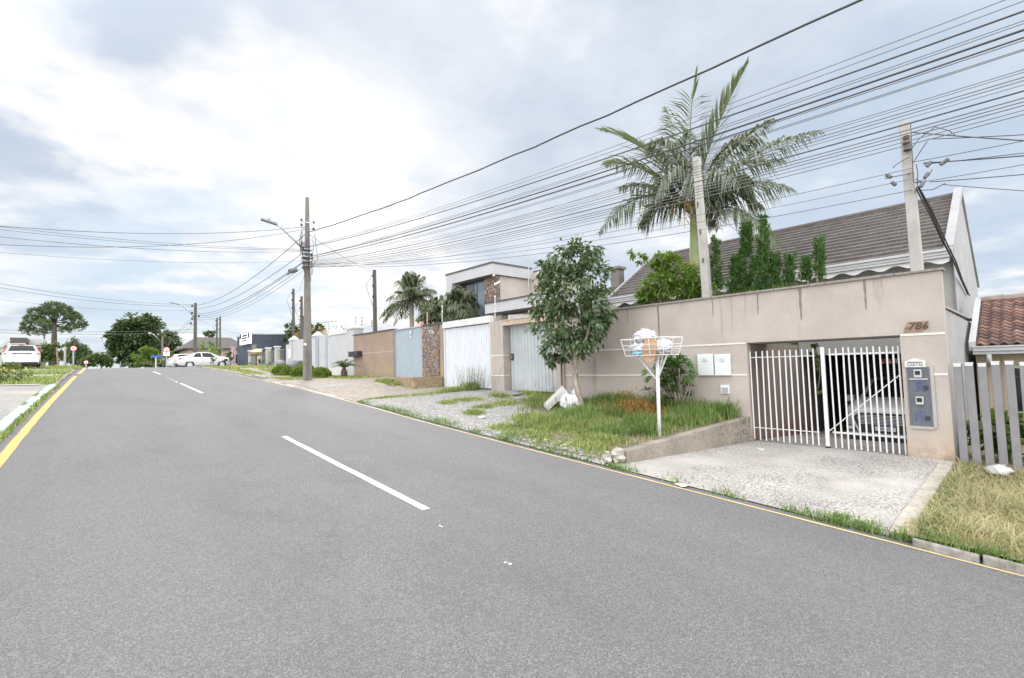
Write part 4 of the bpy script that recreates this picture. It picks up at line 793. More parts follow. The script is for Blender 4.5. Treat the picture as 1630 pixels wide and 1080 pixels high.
p = ay(790, 452, 16.6); m = MB(); m.tube([(p.x, 16.74, p.z + .05), (p.x - .05, 16.55, p.z)], .02, 6); m.tube([(p.x - .10, 16.62, p.z - .06), (p.x + .16, 16.5, p.z + .10)], .055, 8); m.build('security_camera', M['white'], mh)
p = ax(784, 440, HX - .1); m = MB(); m.tube([(HX + .1, 16.66, 6.29), (HX + .1, 16.66, 6.2)], .06, 8); m.build('spot_lamp', M['white'], mh)
a = ax(840, 425, 15); b = ax(841, 381, 15); m = MB(); m.tube([(15, a.y, 4.8), (15, b.y, b.z)], .025, 6); m.build('mast', M['metal'], mh)
# red roofed bungalow between
rb = thing('red_roof_house', 'house showing only a faded pink red hip roof behind the brown wall', 'house', (16, 26, 1.6))
a = ax(615, 532, 15); 
m = MB(); m.box(15.5, 22.5, 1, 21, 29.6, 4.4); m.build('wall', M['plaster_pink'], rb)
m = MB(); z0, z1 = 4.35, 5.55; m.add([(15, 22, z0), (21.5, 22, z0), (21.5, 30.0, z0), (15, 30.0, z0), (18.2, 24.6, z1), (18.2, 27, z1)], [(0, 1, 4), (1, 2, 5, 4), (2, 3, 5), (3, 0, 4, 5)]); m.build('roof', M['roof_pink'], rb)
# orange wall patches of a house between the date palms
# hip roofed house at the crest
hh = thing('hip_roof_house', 'house with brown hip roof and pinkish walls behind the white sedan', 'house', (14, 75, 2))
m = MB(); m.box(10.3, 72.2, 0, 16.6, 80, 5.35)
a = [(9.6, 71.5), (17.3, 71.5), (17.3, 81), (9.6, 81)]; m.build('wall', M['plaster_pink'], hh)
m = MB(); m.add([(x, y, 5.3) for x, y in a] + [(11.6, 75.5, 6.95), (15.6, 75.5, 6.95)], [(0, 1, 5, 4), (1, 2, 5), (2, 3, 4, 5), (3, 0, 4)]); m.box(9.6, 71.5, 5.2, 17.3, 81, 5.299); m.build('roof', M['roof_brown'], hh)
for x0, x1 in ((12.0, 13.0), (14.6, 15.9)): m = MB(); m.box(x0, 72.13, 3.2, x1, 72.195, 4.6); w_ = m.build('window', M['trim'], hh); m = MB(); m.box(x0 + .08, 72.1, 3.28, x1 - .08, 72.129, 4.52); m.build('pane', M['glass'], w_)
m = MB(); m.box(16.0, 62.0, 2.3, 16.05, 62.9, 5.0)
pb = ay(371, 565, 60); tag(MB().grid(lambda u, v: (pb.x - .25 + .5 * u + .04 * math.sin(v * 3), 60 + .06 * math.sin(u * 14), pb.z - 1.0 + 1.9 * v), frange(0, 1, .05), frange(0, 1, .1)).build('cloth_banner', P_('pink_cloth', (.42, .30, .33), .9, .4, 5), smooth=True), 'pale pink banner hanging behind the white sedan bonnet', 'banner')
# houses on the left behind the hatchback
lh = thing('grey_house', 'low dark grey roofed house with a white stair rail behind the white hatchback', 'house', (-6, 76, 2))
a, b = ay(19, 538, 76), ay(40, 538, 76); a0 = ay(-60, 545, 76); m = MB(); m.box(a.x, 76, 0, b.x, 84, b.z - .6); m.box(a0.x, 75.5, 0, a.x + .4, 84, a0.z - .3); m.build('wall', M['plaster_green'], lh); m = MB(); m.box(a.x - .15, 75.9, b.z - .6, b.x + .15, 84.1, b.z); m.build('roof', M['pole_dark'], lh)
c = ay(29, 551, 76); m = MB(); m.box(c.x - .6, 75.93, c.z - .5, c.x + .6, 75.995, c.z + .3); w_ = m.build('window', M['trim'], lh); m = MB(); m.box(c.x - .5, 75.9, c.z - .4, c.x + .5, 75.929, c.z + .2); m.build('pane', M['glass'], w_)
m = MB(); p0, p1 = ay(1, 553, 75.3), ay(15, 541, 75.3); m.bar(p0, p1, .3, .3); m.build('stair_rail', M['white_wall'], lh)
lh2 = thing('pale_house', 'pale flat topped house with a brick wall right of the white hatchback', 'house', (-3, 80, 2))
a, b = ay(44, 540, 79), ay(69, 540, 79); m = MB(); m.box(a.x, 79, 0, b.x, 86, a.z - .7); m.build('wall', P_('dull_brick', (.24, .14, .10), .9, .2, 4), lh2); m = MB(); m.box(a.x - .1, 78.9, a.z - .7, b.x + .1, 86.1, b.z); m.build('parapet', M['white_wall'], lh2)
c = ay(60, 556, 79); m = MB(); m.box(c.x - .4, 78.93, c.z - .4, c.x + .4, 78.995, c.z + .3); w_ = m.build('window', M['trim'], lh2); m = MB(); m.box(c.x - .32, 78.9, c.z - .32, c.x + .32, 78.929, c.z + .22); m.build('pane', M['glass'], w_)
# ------------------------------------------------------------------ utility poles
def pole(name, label, x, y, z0, z1, w0, w1, mat, lean=(0, 0), round_=False, group=None, cat='pole'):
    o = thing(name, label, cat, (x, y, z0), group); m = MB(); X1, Y1 = x + lean[0], y + lean[1]
    if round_: m.tube([(x, y, z0 - .4), (X1, Y1, z1)], [w0, w1], 14)
    else:
        m.hexa([(x - w0, y - w0, z0 - .4), (x + w0, y - w0, z0 - .4), (x + w0, y + w0, z0 - .4), (x - w0, y + w0, z0 - .4), (X1 - w1, Y1 - w1, z1), (X1 + w1, Y1 - w1, z1), (X1 + w1, Y1 + w1, z1), (X1 - w1, Y1 + w1, z1)])
    m.build('shaft', mat, o, smooth=round_, bevel=0 if round_ else .012); return o
def insulator(par, p, s=.05, name='insulator', mat='ceramic'):
    m = MB(); m.lathe([(s * .5, -s), (s, -s * .6), (s * .6, 0), (s, s * .5), (s * .5, s)], p, 10); m.build(name, M[mat], par)
p1 = pole('utility_pole', 'tall tapered concrete utility pole with curved street lamp arm beside the round bushes', 8.2, 23.8, V(8.2, 23.8), 10.62, .175, .07, M['pole'], (.02, 0))
m = MB(); A = [(8.05, 23.75, 7.95), (7.5, 23.7, 8.42), (6.95, 23.7, 8.90), (6.75, 23.7, 8.98)]; m.tube(A, .038, 8); arm = m.build('lamp_arm', M['metal'], p1, smooth=True)
m = MB(); m.hexa([(6.8, 23.6, 8.95), (6.8, 23.8, 8.95), (6.1, 23.82, 9.08), (6.1, 23.58, 9.08), (6.8, 23.63, 9.06), (6.8, 23.77, 9.06), (6.12, 23.78, 9.17), (6.12, 23.62, 9.17)]); m.tube([(6.45, 23.7, 9.1), (6.45, 23.7, 9.22)], .04, 8); m.build('lamp_head', M['grey_paint'], arm, bevel=.015)
for z in (9.1, 9.35): 
    m = MB(); m.bar((8.2 - .28, 23.8, z - .02), (8.2 + .28, 23.8, z - .02), .05, .05) if z < 9.2 else m.bar((7.9, 23.7, 9.33), (8.5, 23.7, 9.33), .05, .05); m.build('bracket', M['metal'], p1)
for (dx, z) in [(-.28, 9.18), (.3, 9.08), (-.28, 9.42), (.3, 9.40), (-.2, 8.1), (.2, 7.75), (.22, 7.6), (-.2, 7.55), (-.22, 7.3), (-.2, 7.05)]: insulator(p1, (8.2 + dx, 23.72, z), .06)
m = MB(); m.tube([(7.95, 23.6, 8.05), (7.95, 23.6, 8.30)], .11, 10); m.build('photocell_box', M['grey_paint'], p1)
for z in (8.0, 7.82, 7.62, 7.4, 7.18): m = MB(); m.box(7.99, 23.59, z - .03, 8.41, 24.01, z + .03); m.build('clamp_band', M['metal'], p1)
m = MB(); m.tube([(7.3, 23.5, 6.78), (7.62, 23.6, 6.92)], .12, 10); m.tube([(7.2, 23.5, 6.6), (7.25, 23.5, 6.72)], .05, 8); m.build('splice_closure', M['cable_grey'], p1)
m = MB(); m.tube([(8.02, 23.61, 3.35), (8.02, 23.55, 3.35)], .06, 10); m.build('round_tag', M['sign_white'], p1)
m = MB(); m.tube([(8.1, 23.6, 3.1), (8.15, 23.58, 2.6), (8.1, 23.6, 2.0), (8.08, 23.6, 1.7)], .03, 6); m.build('conduit', M['cable_grey'], p1)
m = MB()
for k in range(9):
    q = rnd.uniform(-.5, .35); m.tube([(8.2 + q, 23.6, 9.0 - rnd.random() * .5), (8.2 + q * 1.4, 23.5, 8.4 - rnd.random()), (8.2 + q * .8, 23.55, 7.6 - rnd.random() * .6), (8.2 + q * .5, 23.55, 7.0 - rnd.random())], .012, 5)
m.build('loose_wires', M['cable'], p1)
p2 = pole('utility_pole', 'distant concrete utility pole with street lamp arm behind the white sedan', 8.8, 58, 2.6, 9.35, .17, .11, M['pole_dark'])
a, b = ay(313, 500, 58), ay(276, 484, 58); m = MB(); m.tube([(8.75, 57.9, 7.7), (8.2, 57.9, 8.5), (7.7, 57.9, 8.95), (7.3, 57.9, 9.1)], .05, 8); arm = m.build('lamp_arm', M['metal'], p2, smooth=True)
m = MB(); m.hexa([(7.35, 57.8, 9.05), (7.35, 58, 9.05), (6.6, 58.02, 9.2), (6.6, 57.78, 9.2), (7.35, 57.83, 9.16), (7.35, 57.97, 9.16), (6.62, 57.98, 9.3), (6.62, 57.82, 9.3)]); m.build('lamp_head', M['grey_paint'], arm)
for (dx, z) in [(-.3, 9.0), (-.3, 8.3), (-.3, 7.7), (.3, 8.0), (-.4, 7.2)]: insulator(p2, (8.8 + dx, 57.9, z), .11)
a, b = ay(258, 583, 85), ay(256, 536, 85); p3 = pole('utility_pole', 'grey lamp pole between the light green tree and the round no parking sign', a.x, 85, 1.0, b.z, .16, .11, M['pole'])
a = [ay(256, 545, 85), ay(248, 536, 85), ay(243, 532, 85), ay(240, 531, 85)]; m = MB(); m.tube(a, .05, 8); arm = m.build('lamp_arm', M['metal'], p3, smooth=True); m = MB(); m.bar(ay(241, 531, 85), ay(236, 530, 85), .25, .14); m.build('lamp_head', M['white'], arm)
pr = pole('service_pole', 'pale concrete service pole with tangled wires on the right end of the beige wall', 11.98, 1.47, 2.6, 6.66, .10, .078, M['pole_light'], (.02, .05), cat='service pole')
for k in range(2): m = MB(); m.lathe([(.012, 0), (.012, .02)], (11.98 - .096 + k * .002, 1.50, 6.35 - k * .75), 10, 'x'); m.build('bolt_hole', M['ink'], pr)
for (dy, z) in [(.0, 6.25), (0, 6.12)]: m = MB(); m.lathe([(.03, -.09), (.065, -.07), (.04, 0), (.065, .07), (.03, .09)], (11.84, 1.49 + dy, z), 10); m.build('insulator', M['ceramic'], pr)
for (dy, z) in [(.28, 5.62), (-.26, 5.66), (-.45, 5.63), (.22, 5.45), (-.15, 5.3), (-.22, 5.46)]:
    m = MB(); m.tube([(11.82, 1.48 + dy, z - .03), (11.84, 1.48 + dy * 1.25, z + .05)], .035, 8); m.build('cable_clamp', M['cable_grey'], pr)
m = MB()
for pts in ([(1449, 240), (1478, 205), (1500, 203), (1522, 217)], [(1449, 250), (1430, 262), (1421, 268)], [(1452, 262), (1468, 240), (1476, 226)], [(1454, 290), (1473, 294), (1484, 270)], [(1456, 300), (1470, 310), (1500, 298), (1505, 292)], [(1455, 276), (1435, 282), (1408, 285)], [(1457, 285), (1480, 300), (1470, 282)], [(1458, 262), (1464, 290), (1457, 305)], [(1449, 195), (1452, 240), (1454, 290)]):
    q = [ax(px, py, 11.84) for px, py in pts]; q = [q[0]] + [(Vector(a) + Vector(b)) / 2 + Vector((0, .0, .02)) for a, b in zip(q, q[1:])] + [q[-1]]; m.tube(q, .008, 5)
m.build('loose_wires', M['cable'], pr)
def drop(px): return [ax(x, y, X) for x, y, X in px]
m = MB(); q = [ax(1461, 300, 11.85), ax(1480, 335, 12.4), ax(1503, 385, 13.6), ax(1520, 418, 14.6), Vector((17.5, 1.28, 4.05)), Vector((19.5, 1.30, 3.8))]
for k in range(3): m.tube([p + Vector((0, .02 * k - .02, .03 * math.sin(k * 2 + i))) for i, p in enumerate(q)], .014, 5)
tag(m.build('cable_bundle', M['cable']), 'bundle of black cables running from the right service pole down the gable wall', 'cable')
pm = pole('service_pole', 'weathered concrete service pole leaning in front of the royal palm', 12.0, 5.62, 2.6, 7.44, .108, .078, M['pole_light'], (.0, .16), cat='service pole')
for k in range(3): m = MB(); m.box(11.885 + k * .004, 5.67 + k * .035, 4.6 + k * .75, 11.90 + k * .004, 5.70 + k * .035, 4.72 + k * .75); m.build('recess', M['pole_dark'], pm)
for z in (7.2, 5.9): m = MB(); m.tube([(11.84, 5.86, z), (11.84, 5.92, z)], .06, 8); m.build('insulator', M['ceramic'], pm)
for (px, pt, X, lab) in [(596, 430, 11.95, 'slender grey service pole behind the brown wall'), (467, 460, 12.2, 'dark service pole left of the tall utility pole behind the white wall'), (480, 472, 12.2, 'shorter dark service pole close behind the tall utility pole'), (345.5, 506, 12.2, 'left pole of the thin pair behind the white sedan'), (350.5, 504, 12.2, 'right pole of the thin pair behind the white sedan')]:
    t_ = ax(px, pt, X); o = pole('service_pole', lab, X, t_.y, 1.6, t_.z, .10, .075, M['pole_dark'], cat='service pole')
    for dz in (.35, .9, 1.5): insulator(o, (X - .15, t_.y - .1, t_.z - dz), .06)
    m = MB(); m.tube([(X - .12, t_.y, t_.z - .3), (X - .5, t_.y, t_.z - .9), (X - .3, t_.y, t_.z - 1.5), (X - .12, t_.y, t_.z - 2)], .012, 5); m.build('loose_wires', M['cable'], o)

# ------------------------------------------------------------------ overhead wires
def wire(a, b, sag, r, label, mat='cable', n=36, group='overhead cables', tw=0.0):
    a = Vector(a); b = Vector(b); pts = []
    for i in range(n + 1):
        t = i / n; p = a.lerp(b, t); p.z -= 4 * sag * t * (1 - t)
        if tw: p.z += tw * noise.noise(Vector((t * 38, r * 900, 0))); p.x += tw * noise.noise(Vector((t * 38, 5, r * 900)))
        pts.append(p)
    m = MB(); m.tube(pts, r * .8, 5); return tag(m.build('overhead_cable', M[mat], smooth=True), label, 'cable', group)
THIN = 'thin overhead wire in the fan between the lamp pole and top right corner'
THICK = 'thick black cable in the fan between the lamp pole and top right corner'
YE = -12.0
def main_wire(z0, py, sag, r, label, mat='cable', X=8.2, px=1300, tw=0):
    a = Vector((X, 23.65, z0)); q = ax(px, py, X); t = (23.65 - q.y) / (23.65 - YE); zl = q.z + 4 * sag * t * (1 - t); ze = z0 + (zl - z0) / t
    wire(a, (X, YE, ze), sag, r, label, mat, 48, tw=tw)
main_wire(8.85, 32.0, .75, .024, 'thick twisted topmost cable sweeping from the lamp pole to the top edge', tw=.03)
for (z0, py, sag, r) in [(8.15, 114, .55, .007), (8.15, 124, .6, .007), (7.62, 149, .45, .007), (7.62, 153, .5, .007), (7.5, 174, .55, .008), (7.45, 185, .6, .008), (7.4, 187.5, .62, .007), (7.4, 210, .7, .007), (7.3, 214, .7, .006), (7.35, 220, .75, .009), (7.3, 225, .8, .008), (7.28, 230, .8, .006), (7.22, 247, .9, .010), (7.22, 252, .95, .009), (7.2, 257, 1.0, .009), (7.15, 263, 1.0, .007), (7.1, 269, 1.05, .008)]:
    main_wire(z0, py, sag, r, THIN, 'cable_grey')
for (z0, py, sag, r) in [(8.10, 136, .6, .016), (7.62, 161, .55, .019), (7.55, 171, .6, .014), (7.25, 238, .85, .013)]: main_wire(z0, py, sag, r, THICK)
# crossing wires from the far left to the pole and to the houses
def W2(a, b, sag, r, lab, mat='cable_grey', **k): wire(a, b, sag, r, lab, mat, **k)
LP = Vector((8.1, 23.7, 0))
for (z, px0, py0, sag, r) in [(9.12, 0, 331, .35, .014), (9.0, 0, 346, .45, .013), (8.0, 0, 354, .2, .010), (7.95, 0, 359, .2, .010), (7.9, 0, 363, .25, .011), (7.45, 0, 389, .25, .007)]:
    q = ay(px0 - 60, py0 - 7, 22); q = q + (q - Vector((8.1, 23.7, z))) * .8 + Vector((0, 0, .9)); wire((8.1, 23.7, z), q, sag * 3.2, r, 'thin cable crossing the sky from the left edge to the lamp pole', 'cable_grey', group='cables crossing to the left edge')
for (px0, py0, z, sag, r) in [(0, 447, 9.15, .5, .02), (0, 454, 9.0, .55, .02), (0, 476, 8.6, .5, .012), (0, 526, 6.6, .25, .016), (0, 532, 6.3, .2, .02)]:
    q = ay(px0 - 70, py0 - (9 if py0 < 500 else 4), 52); wire((8.75, 57.9, z), q, sag, r, 'low cable crossing behind the trees from the left edge to the distant pole', 'cable_grey', group='low cables crossing at the crest')
for (z0, z1, sag, r) in [(8.85, 9.1, .75, .020), (8.0, 8.75, .7, .018), (7.55, 8.2, .7, .020), (7.5, 8.0, .75, .018), (7.3, 7.85, .8, .014), (7.1, 7.7, .85, .011)]:
    wire((8.2, 23.9, z0), (8.8, 58, z1), sag, r, 'cable running uphill from the lamp pole to the distant pole', 'cable', group='cables between the two utility poles')
for (z0, sag) in [(8.0, .5), (7.7, .5), (7.2, .4)]: wire((8.7, 58.1, z0), (8.0, 92, z0 - 1.8), sag, .022, 'cable descending beyond the distant pole behind the dark tree', 'cable_grey', group='cables beyond the crest')
wire((8.3, 23.7, 8.75), (11.9, 24.2, 7.3), .1, .012, 'service cable from the lamp pole to the slender pole behind the brown wall', 'cable_grey')
for (z0, b, sag) in [(7.2, (12.1, 37.3, 8.0), .3), (7.0, (12.1, 35.6, 7.2), .3)]: wire((8.2, 23.9, z0), b, sag, .010, 'service cable from the lamp pole to the dark poles behind the white wall', 'cable_grey')
wire((8.8, 58, 7.8), (11.75, 48.4, 5.4), .3, .016, 'service cable from the distant pole down to the dark shop', 'cable_grey')
wire((8.8, 58, 8.6), (12.2, 62.5, 8.1), .3, .016, 'service cable from the distant pole to the pair of thin poles', 'cable_grey')
# service lines to the right hand poles
for (px0, py0, px1, py1, r) in [(1449, 211, 1690, 212, .013), (1476, 222, 1690, 195, .010), (1470, 260, 1690, 227, .014), (1470, 262, 1690, 220, .009), (1456, 258, 1690, 196, .008), (1456, 292, 1690, 235, .007), (1480, 290, 1690, 256, .010), (1500, 294, 1690, 292, .008)]:
    a_, b_ = ax(px0, py0, 11.85), ax(px1, py1, 11.6); wire(a_, a_ + (b_ - a_) * 6, .30, r, 'service wire leaving the right service pole towards the right edge', 'cable', group='service wires at the right pole')
for (py, z0, r) in [(268, 7.3, .009), (285, 7.25, .008), (303, 7.2, .010)]:
    q = ax(1452, py, 11.84); wire((8.3, 23.6, z0), q, .55, r, 'service wire from the lamp pole to the right service pole past the palm', 'cable_grey', group='service wires to the right pole')
for (py, z0) in [(255, 7.4), (330, 7.15)]:
    q = ax(1112, py, 11.9); wire((8.3, 23.6, z0), q, .4, .008, 'service wire from the lamp pole to the leaning pole at the palm', 'cable_grey', group='service wires to the palm pole')
wire(ax(1122, 330, 11.9), Vector((16.6, 4.6, 4.6)), .1, .008, 'wire dropping from the leaning pole to the tiled roof edge', 'cable_grey')
# ------------------------------------------------------------------ plants
def leaves(mb, blobs, ln, wd, seed, droop=.25, up=.5, shell=.55, dens=1.0):
    """blobs: (centre, radii, number of leaves); leaves sit in clumps through each blob"""
    r = random.Random(seed)
    for c, rad, n in blobs:
        n = int(n * dens); c = Vector(c); k = max(3, n // 22)
        for _ in range(k):
            d = Vector((r.gauss(0, 1), r.gauss(0, 1), r.gauss(0, 1))).normalized(); q = shell + (1 - shell) * r.random()**.6
            cc = Vector((d.x * rad[0] * q, d.y * rad[1] * q, d.z * rad[2] * q)); cs = .26 * (rad[0] + rad[2]) / 2
            for _ in range(n // k):
                g = Vector((r.gauss(0, cs * .6), r.gauss(0, cs * .6), r.gauss(0, cs * .5)))
                o = (cc + g).normalized() * .8 + Vector((r.gauss(0, .6), r.gauss(0, .6), r.gauss(0, .5) - droop))
                mb.leaf(c + cc + g, o, Vector((r.gauss(0, .5), r.gauss(0, .5), 1)), ln * r.uniform(.7, 1.25), wd * r.uniform(.75, 1.2), droop * .4)
def limb(mb, a, b, r0, r1, bend=.12, n=6, seed=0, sides=8):
    a = Vector(a); b = Vector(b); L_ = (b - a).length; r = random.Random(seed); off = Vector((r.uniform(-1, 1), r.uniform(-1, 1), r.uniform(-.3, .3))) * bend * L_
    pts = [a.lerp(b, i / n) + off * math.sin(math.pi * i / n) + Vector((r.uniform(-1, 1), r.uniform(-1, 1), 0)) * r0 * .25 * (0 < i < n) for i in range(n + 1)]
    mb.tube(pts, [r0 + (r1 - r0) * i / n for i in range(n + 1)], sides)
def plant(name, label, cat, base, blobs, lm, ln, wd, seed, limbs=(), bark='bark', group=None, trunk_name='trunk', **k):
    o = thing(name, label, cat, base, group); mb = MB(); leaves(mb, blobs, ln, wd, seed, **k); mb.build('crown' if limbs else 'foliage', M[lm], o)
    if limbs:
        mb = MB()
        for i, (a, b, r0, r1) in enumerate(limbs): limb(mb, a, b, r0, r1, .08, 6, seed + i)
        mb.build(trunk_name, M[bark], o, smooth=True)
    return o
def mpp(p): return abs((CM.transposed() @ (Vector(p) - EYE)).z) / FPX       # metres per photo pixel at a point
def bl(px, py, rx, ry, n, X=None, Y=None, dep=1.0):
    p = ax(px, py, X) if X is not None else ay(px, py, Y); s = mpp(p); return (p, (rx * s * dep, rx * s * dep, ry * s), n)
# street tree on the bank
X = 10.3; b0 = Vector((10.2, 8.35, V(10.2, 8.35)))
fc = [bl(912, 412, 44, 26, 420, X), bl(935, 438, 34, 30, 380, X), bl(885, 440, 34, 30, 380, X), bl(905, 475, 52, 36, 620, X), bl(865, 480, 22, 32, 260, X), bl(948, 485, 26, 36, 320, X), bl(890, 520, 42, 30, 480, X), bl(932, 525, 38, 30, 420, X), bl(905, 552, 40, 24, 340, X), bl(880, 558, 18, 22, 160, X), bl(955, 510, 18, 22, 160, X), bl(868, 430, 14, 20, 80, X), bl(905, 396, 20, 12, 110, X), bl(878, 572, 12, 14, 60, X)]
fk = [(b0 - Vector((0, 0, .1)), ax(916, 590, 10.2), .085, .07), (ax(916, 590, 10.2), ax(900, 540, 10.25), .06, .035), (ax(916, 592, 10.2), ax(935, 535, 10.2), .055, .03), (ax(912, 580, 10.2), ax(885, 545, 10.3), .045, .02), (ax(900, 540, 10.25), ax(905, 440, 10.3), .035, .012), (ax(935, 535, 10.2), ax(938, 460, 10.3), .03, .01), (ax(900, 540, 10.25), ax(870, 490, 10.3), .025, .01), (ax(918, 600, 10.2), ax(912, 545, 10.1), .05, .03)]
plant('street_tree', 'dense dark green glossy street tree with forked pale trunk before the zinc gate', 'tree', b0, fc, 'lf_ficus', .17, .08, 21, fk, shell=.3, droop=.5, dens=1.35)
# royal palm
PX, PY = 14.6, 7.1
pal = thing('royal_palm', 'royal palm with green crownshaft and windblown feathery fronds behind the leaning pole', 'palm tree', (PX, PY, 2.9))
top = ax(1106, 330, PX); bas = ax(1112, 470, PX)
m = MB(); m.tube([(bas.x, bas.y, 2.7), (bas.x, bas.y, bas.z), ax(1111, 432, PX)], [.24, .22, .22], 14); m.build('trunk', M['palm_trunk'], pal, smooth=True)
m = MB(); m.tube([ax(1111, 433, PX), ax(1110, 420, PX), ax(1109, 390, PX), ax(1107, 355, PX), ax(1106, 325, PX)], [.225, .235, .215, .17, .11], 14); m.build('crownshaft', M['shaft'], pal, smooth=True)
def frond(par, a, c, b, n, ll, droop, seed, wd=.05, mat='lf_palm', wind=Vector((0, 0, 0)), dead=False):
    r = random.Random(seed); a, c, b = Vector(a), Vector(c), Vector(b); m = MB(); pts = []
    for i in range(25): t = i / 24; pts.append(a * (1 - t)**2 + c * 2 * t * (1 - t) + b * t * t)
    m.tube(pts, [.032 * (1 - .85 * i / 24) + .004 for i in range(25)], 5)
    for i in range(n):
        t = .10 + .9 * i / n; k = t * 24; j = min(23, int(k)); p = pts[j].lerp(pts[j + 1], k - j); d = (pts[j + 1] - pts[j]).normalized()
        sd_ = d.cross(Vector((0, 0, 1))); sd_ = sd_.normalized() if sd_.length > .15 else Vector((.7, -.7, 0)); L_ = ll * (math.sin(math.pi * min(1, .22 + t * .82)) * .85 + .2) * r.uniform(.8, 1.1)
        for s in (-1, 1):
            if r.random() < .06: continue
            o = (d * r.uniform(.55, .85) + sd_ * s * r.uniform(.5, .9) + Vector((0, 0, r.uniform(-.1, .35))) + wind * .4).normalized()
            q0, q1 = p, p + o * L_ * .5 + Vector((0, 0, -droop * L_ * .14)); q2 = q1 + (o * .5 + wind * .3 + Vector((0, 0, -droop * r.uniform(.6, 1.3)))).normalized() * L_ * .52
            w_ = o.cross(Vector((0, 0, 1)) + d * .3); w_ = w_.normalized() * wd * r.uniform(.7, 1.1) / 2 if w_.length > .05 else sd_ * wd / 2
            m.add([q0 - w_ * .5, q0 + w_ * .5, q1 + w_, q1 - w_, q2], [(0, 1, 2, 3), (3, 2, 4)])
    return m.build('frond', M[mat], par)
def F(pts, dx, ll=.85, dr=.9, n=54, **k):
    (x0, y0), (x1, y1), (x2, y2) = pts; frond(pal, ax(x0, y0, PX), ax(x1, y1, PX + dx * .6), ax(x2, y2, PX + dx), n, ll * 1.65, dr * .8, int(x2 * 7 + y2), **{'wd': .06, **k})
WND = Vector((.1, -.35, .1))
F([(1100, 335), (1060, 225), (952, 205)], .6, 1.0, .15); F([(1100, 340), (1040, 250), (962, 262)], -.4, 1.0, .45); F([(1102, 345), (1030, 265), (953, 372)], .5, .85, 1.3)
F([(1104, 325), (1090, 210), (1110, 108)], .5, .75, .3); F([(1106, 320), (1125, 220), (1192, 98)], -.3, .62, .1, wind=Vector((0, -.2, .5))); F([(1108, 325), (1160, 225), (1232, 190)], .4, .72, 1.0)
F([(1110, 330), (1190, 230), (1305, 208)], -.2, .78, 1.3, 66); F([(1110, 340), (1160, 275), (1215, 330)], .6, .8, 1.4); F([(1110, 345), (1180, 300), (1238, 392)], -.5, .8, 1.3)
F([(1106, 330), (1150, 240), (1180, 300)], -1.2, .8, 1.3); F([(1104, 335), (1070, 230), (1042, 320)], -1.3, .8, 1.4); F([(1106, 330), (1120, 230), (1130, 330)], -1.6, .8, 1.5)
F([(1106, 330), (1090, 240), (1010, 225)], 1.5, .9, .5); F([(1106, 330), (1150, 250), (1250, 255)], 1.6, .75, 1.2); F([(1106, 330), (1085, 230), (1060, 170)], 1.2, .7, .5)
F([(1106, 340), (1150, 270), (1200, 290)], 1.4, .8, 1.3); F([(1106, 335), (1082, 255), (1095, 210)], -.8, .8, .9, wind=WND)
F([(1106, 330), (1050, 280), (985, 300)], .2, .85, 1.2); F([(1106, 335), (1170, 270), (1262, 300)], .3, .85, 1.3); F([(1106, 335), (1050, 300), (1015, 360)], -.3, .85, 1.5); F([(1106, 330), (1120, 260), (1160, 310)], .8, .8, 1.5); F([(1106, 325), (1140, 210), (1215, 225)], 1.0, .75, .9); F([(1106, 325), (1070, 205), (1030, 235)], -1.0, .75, 1.1)
F([(1106, 340), (1088, 270), (1090, 365)], -.9, .6, 1.5, mat='lf_tan', n=26); F([(1106, 340), (1135, 280), (1145, 365)], 1.0, .75, 1.5)
# shrubs on top of the wall
def at_planter(px, py): return ax(px, py, 12.35)
def shrub(name, label, X, blobs, lm, ln, wd, seed, z0=3.3, cat='shrub', **k):
    bs = [bl(*q, X=X) for q in blobs]; c = bs[0][0]; st = Vector((X, c.y, z0)); return plant(name, label, cat, st, bs, lm, ln, wd, seed, [(st, b[0], .025, .008) for b in bs[:6]], 'bark', trunk_name='stem', **k)
shrub('leafy_shrub', 'bright green leafy shrub spilling over the beige wall left of the palm trunk', 12.2, [(1050, 455, 30, 20, 420), (1080, 440, 26, 22, 360), (1062, 415, 22, 14, 220), (1035, 470, 20, 14, 200), (1100, 458, 18, 18, 200), (1020, 412, 10, 9, 50), (1005, 404, 7, 6, 26), (1024, 482, 14, 12, 120), (1042, 425, 10, 9, 60), (1062, 408, 6, 6, 24), (1125, 458, 10, 14, 110), (1090, 465, 26, 10, 200)], 'lf_bright', .15, .075, 31, shell=.25, dens=1.9)
shrub('dry_fern', 'dry orange tan shrub around the foot of the royal palm', 12.5, [(1098, 430, 12, 9, 160), (1112, 447, 12, 12, 150), (1138, 428, 5, 14, 80)], 'lf_tan', .10, .04, 32, shell=.3)
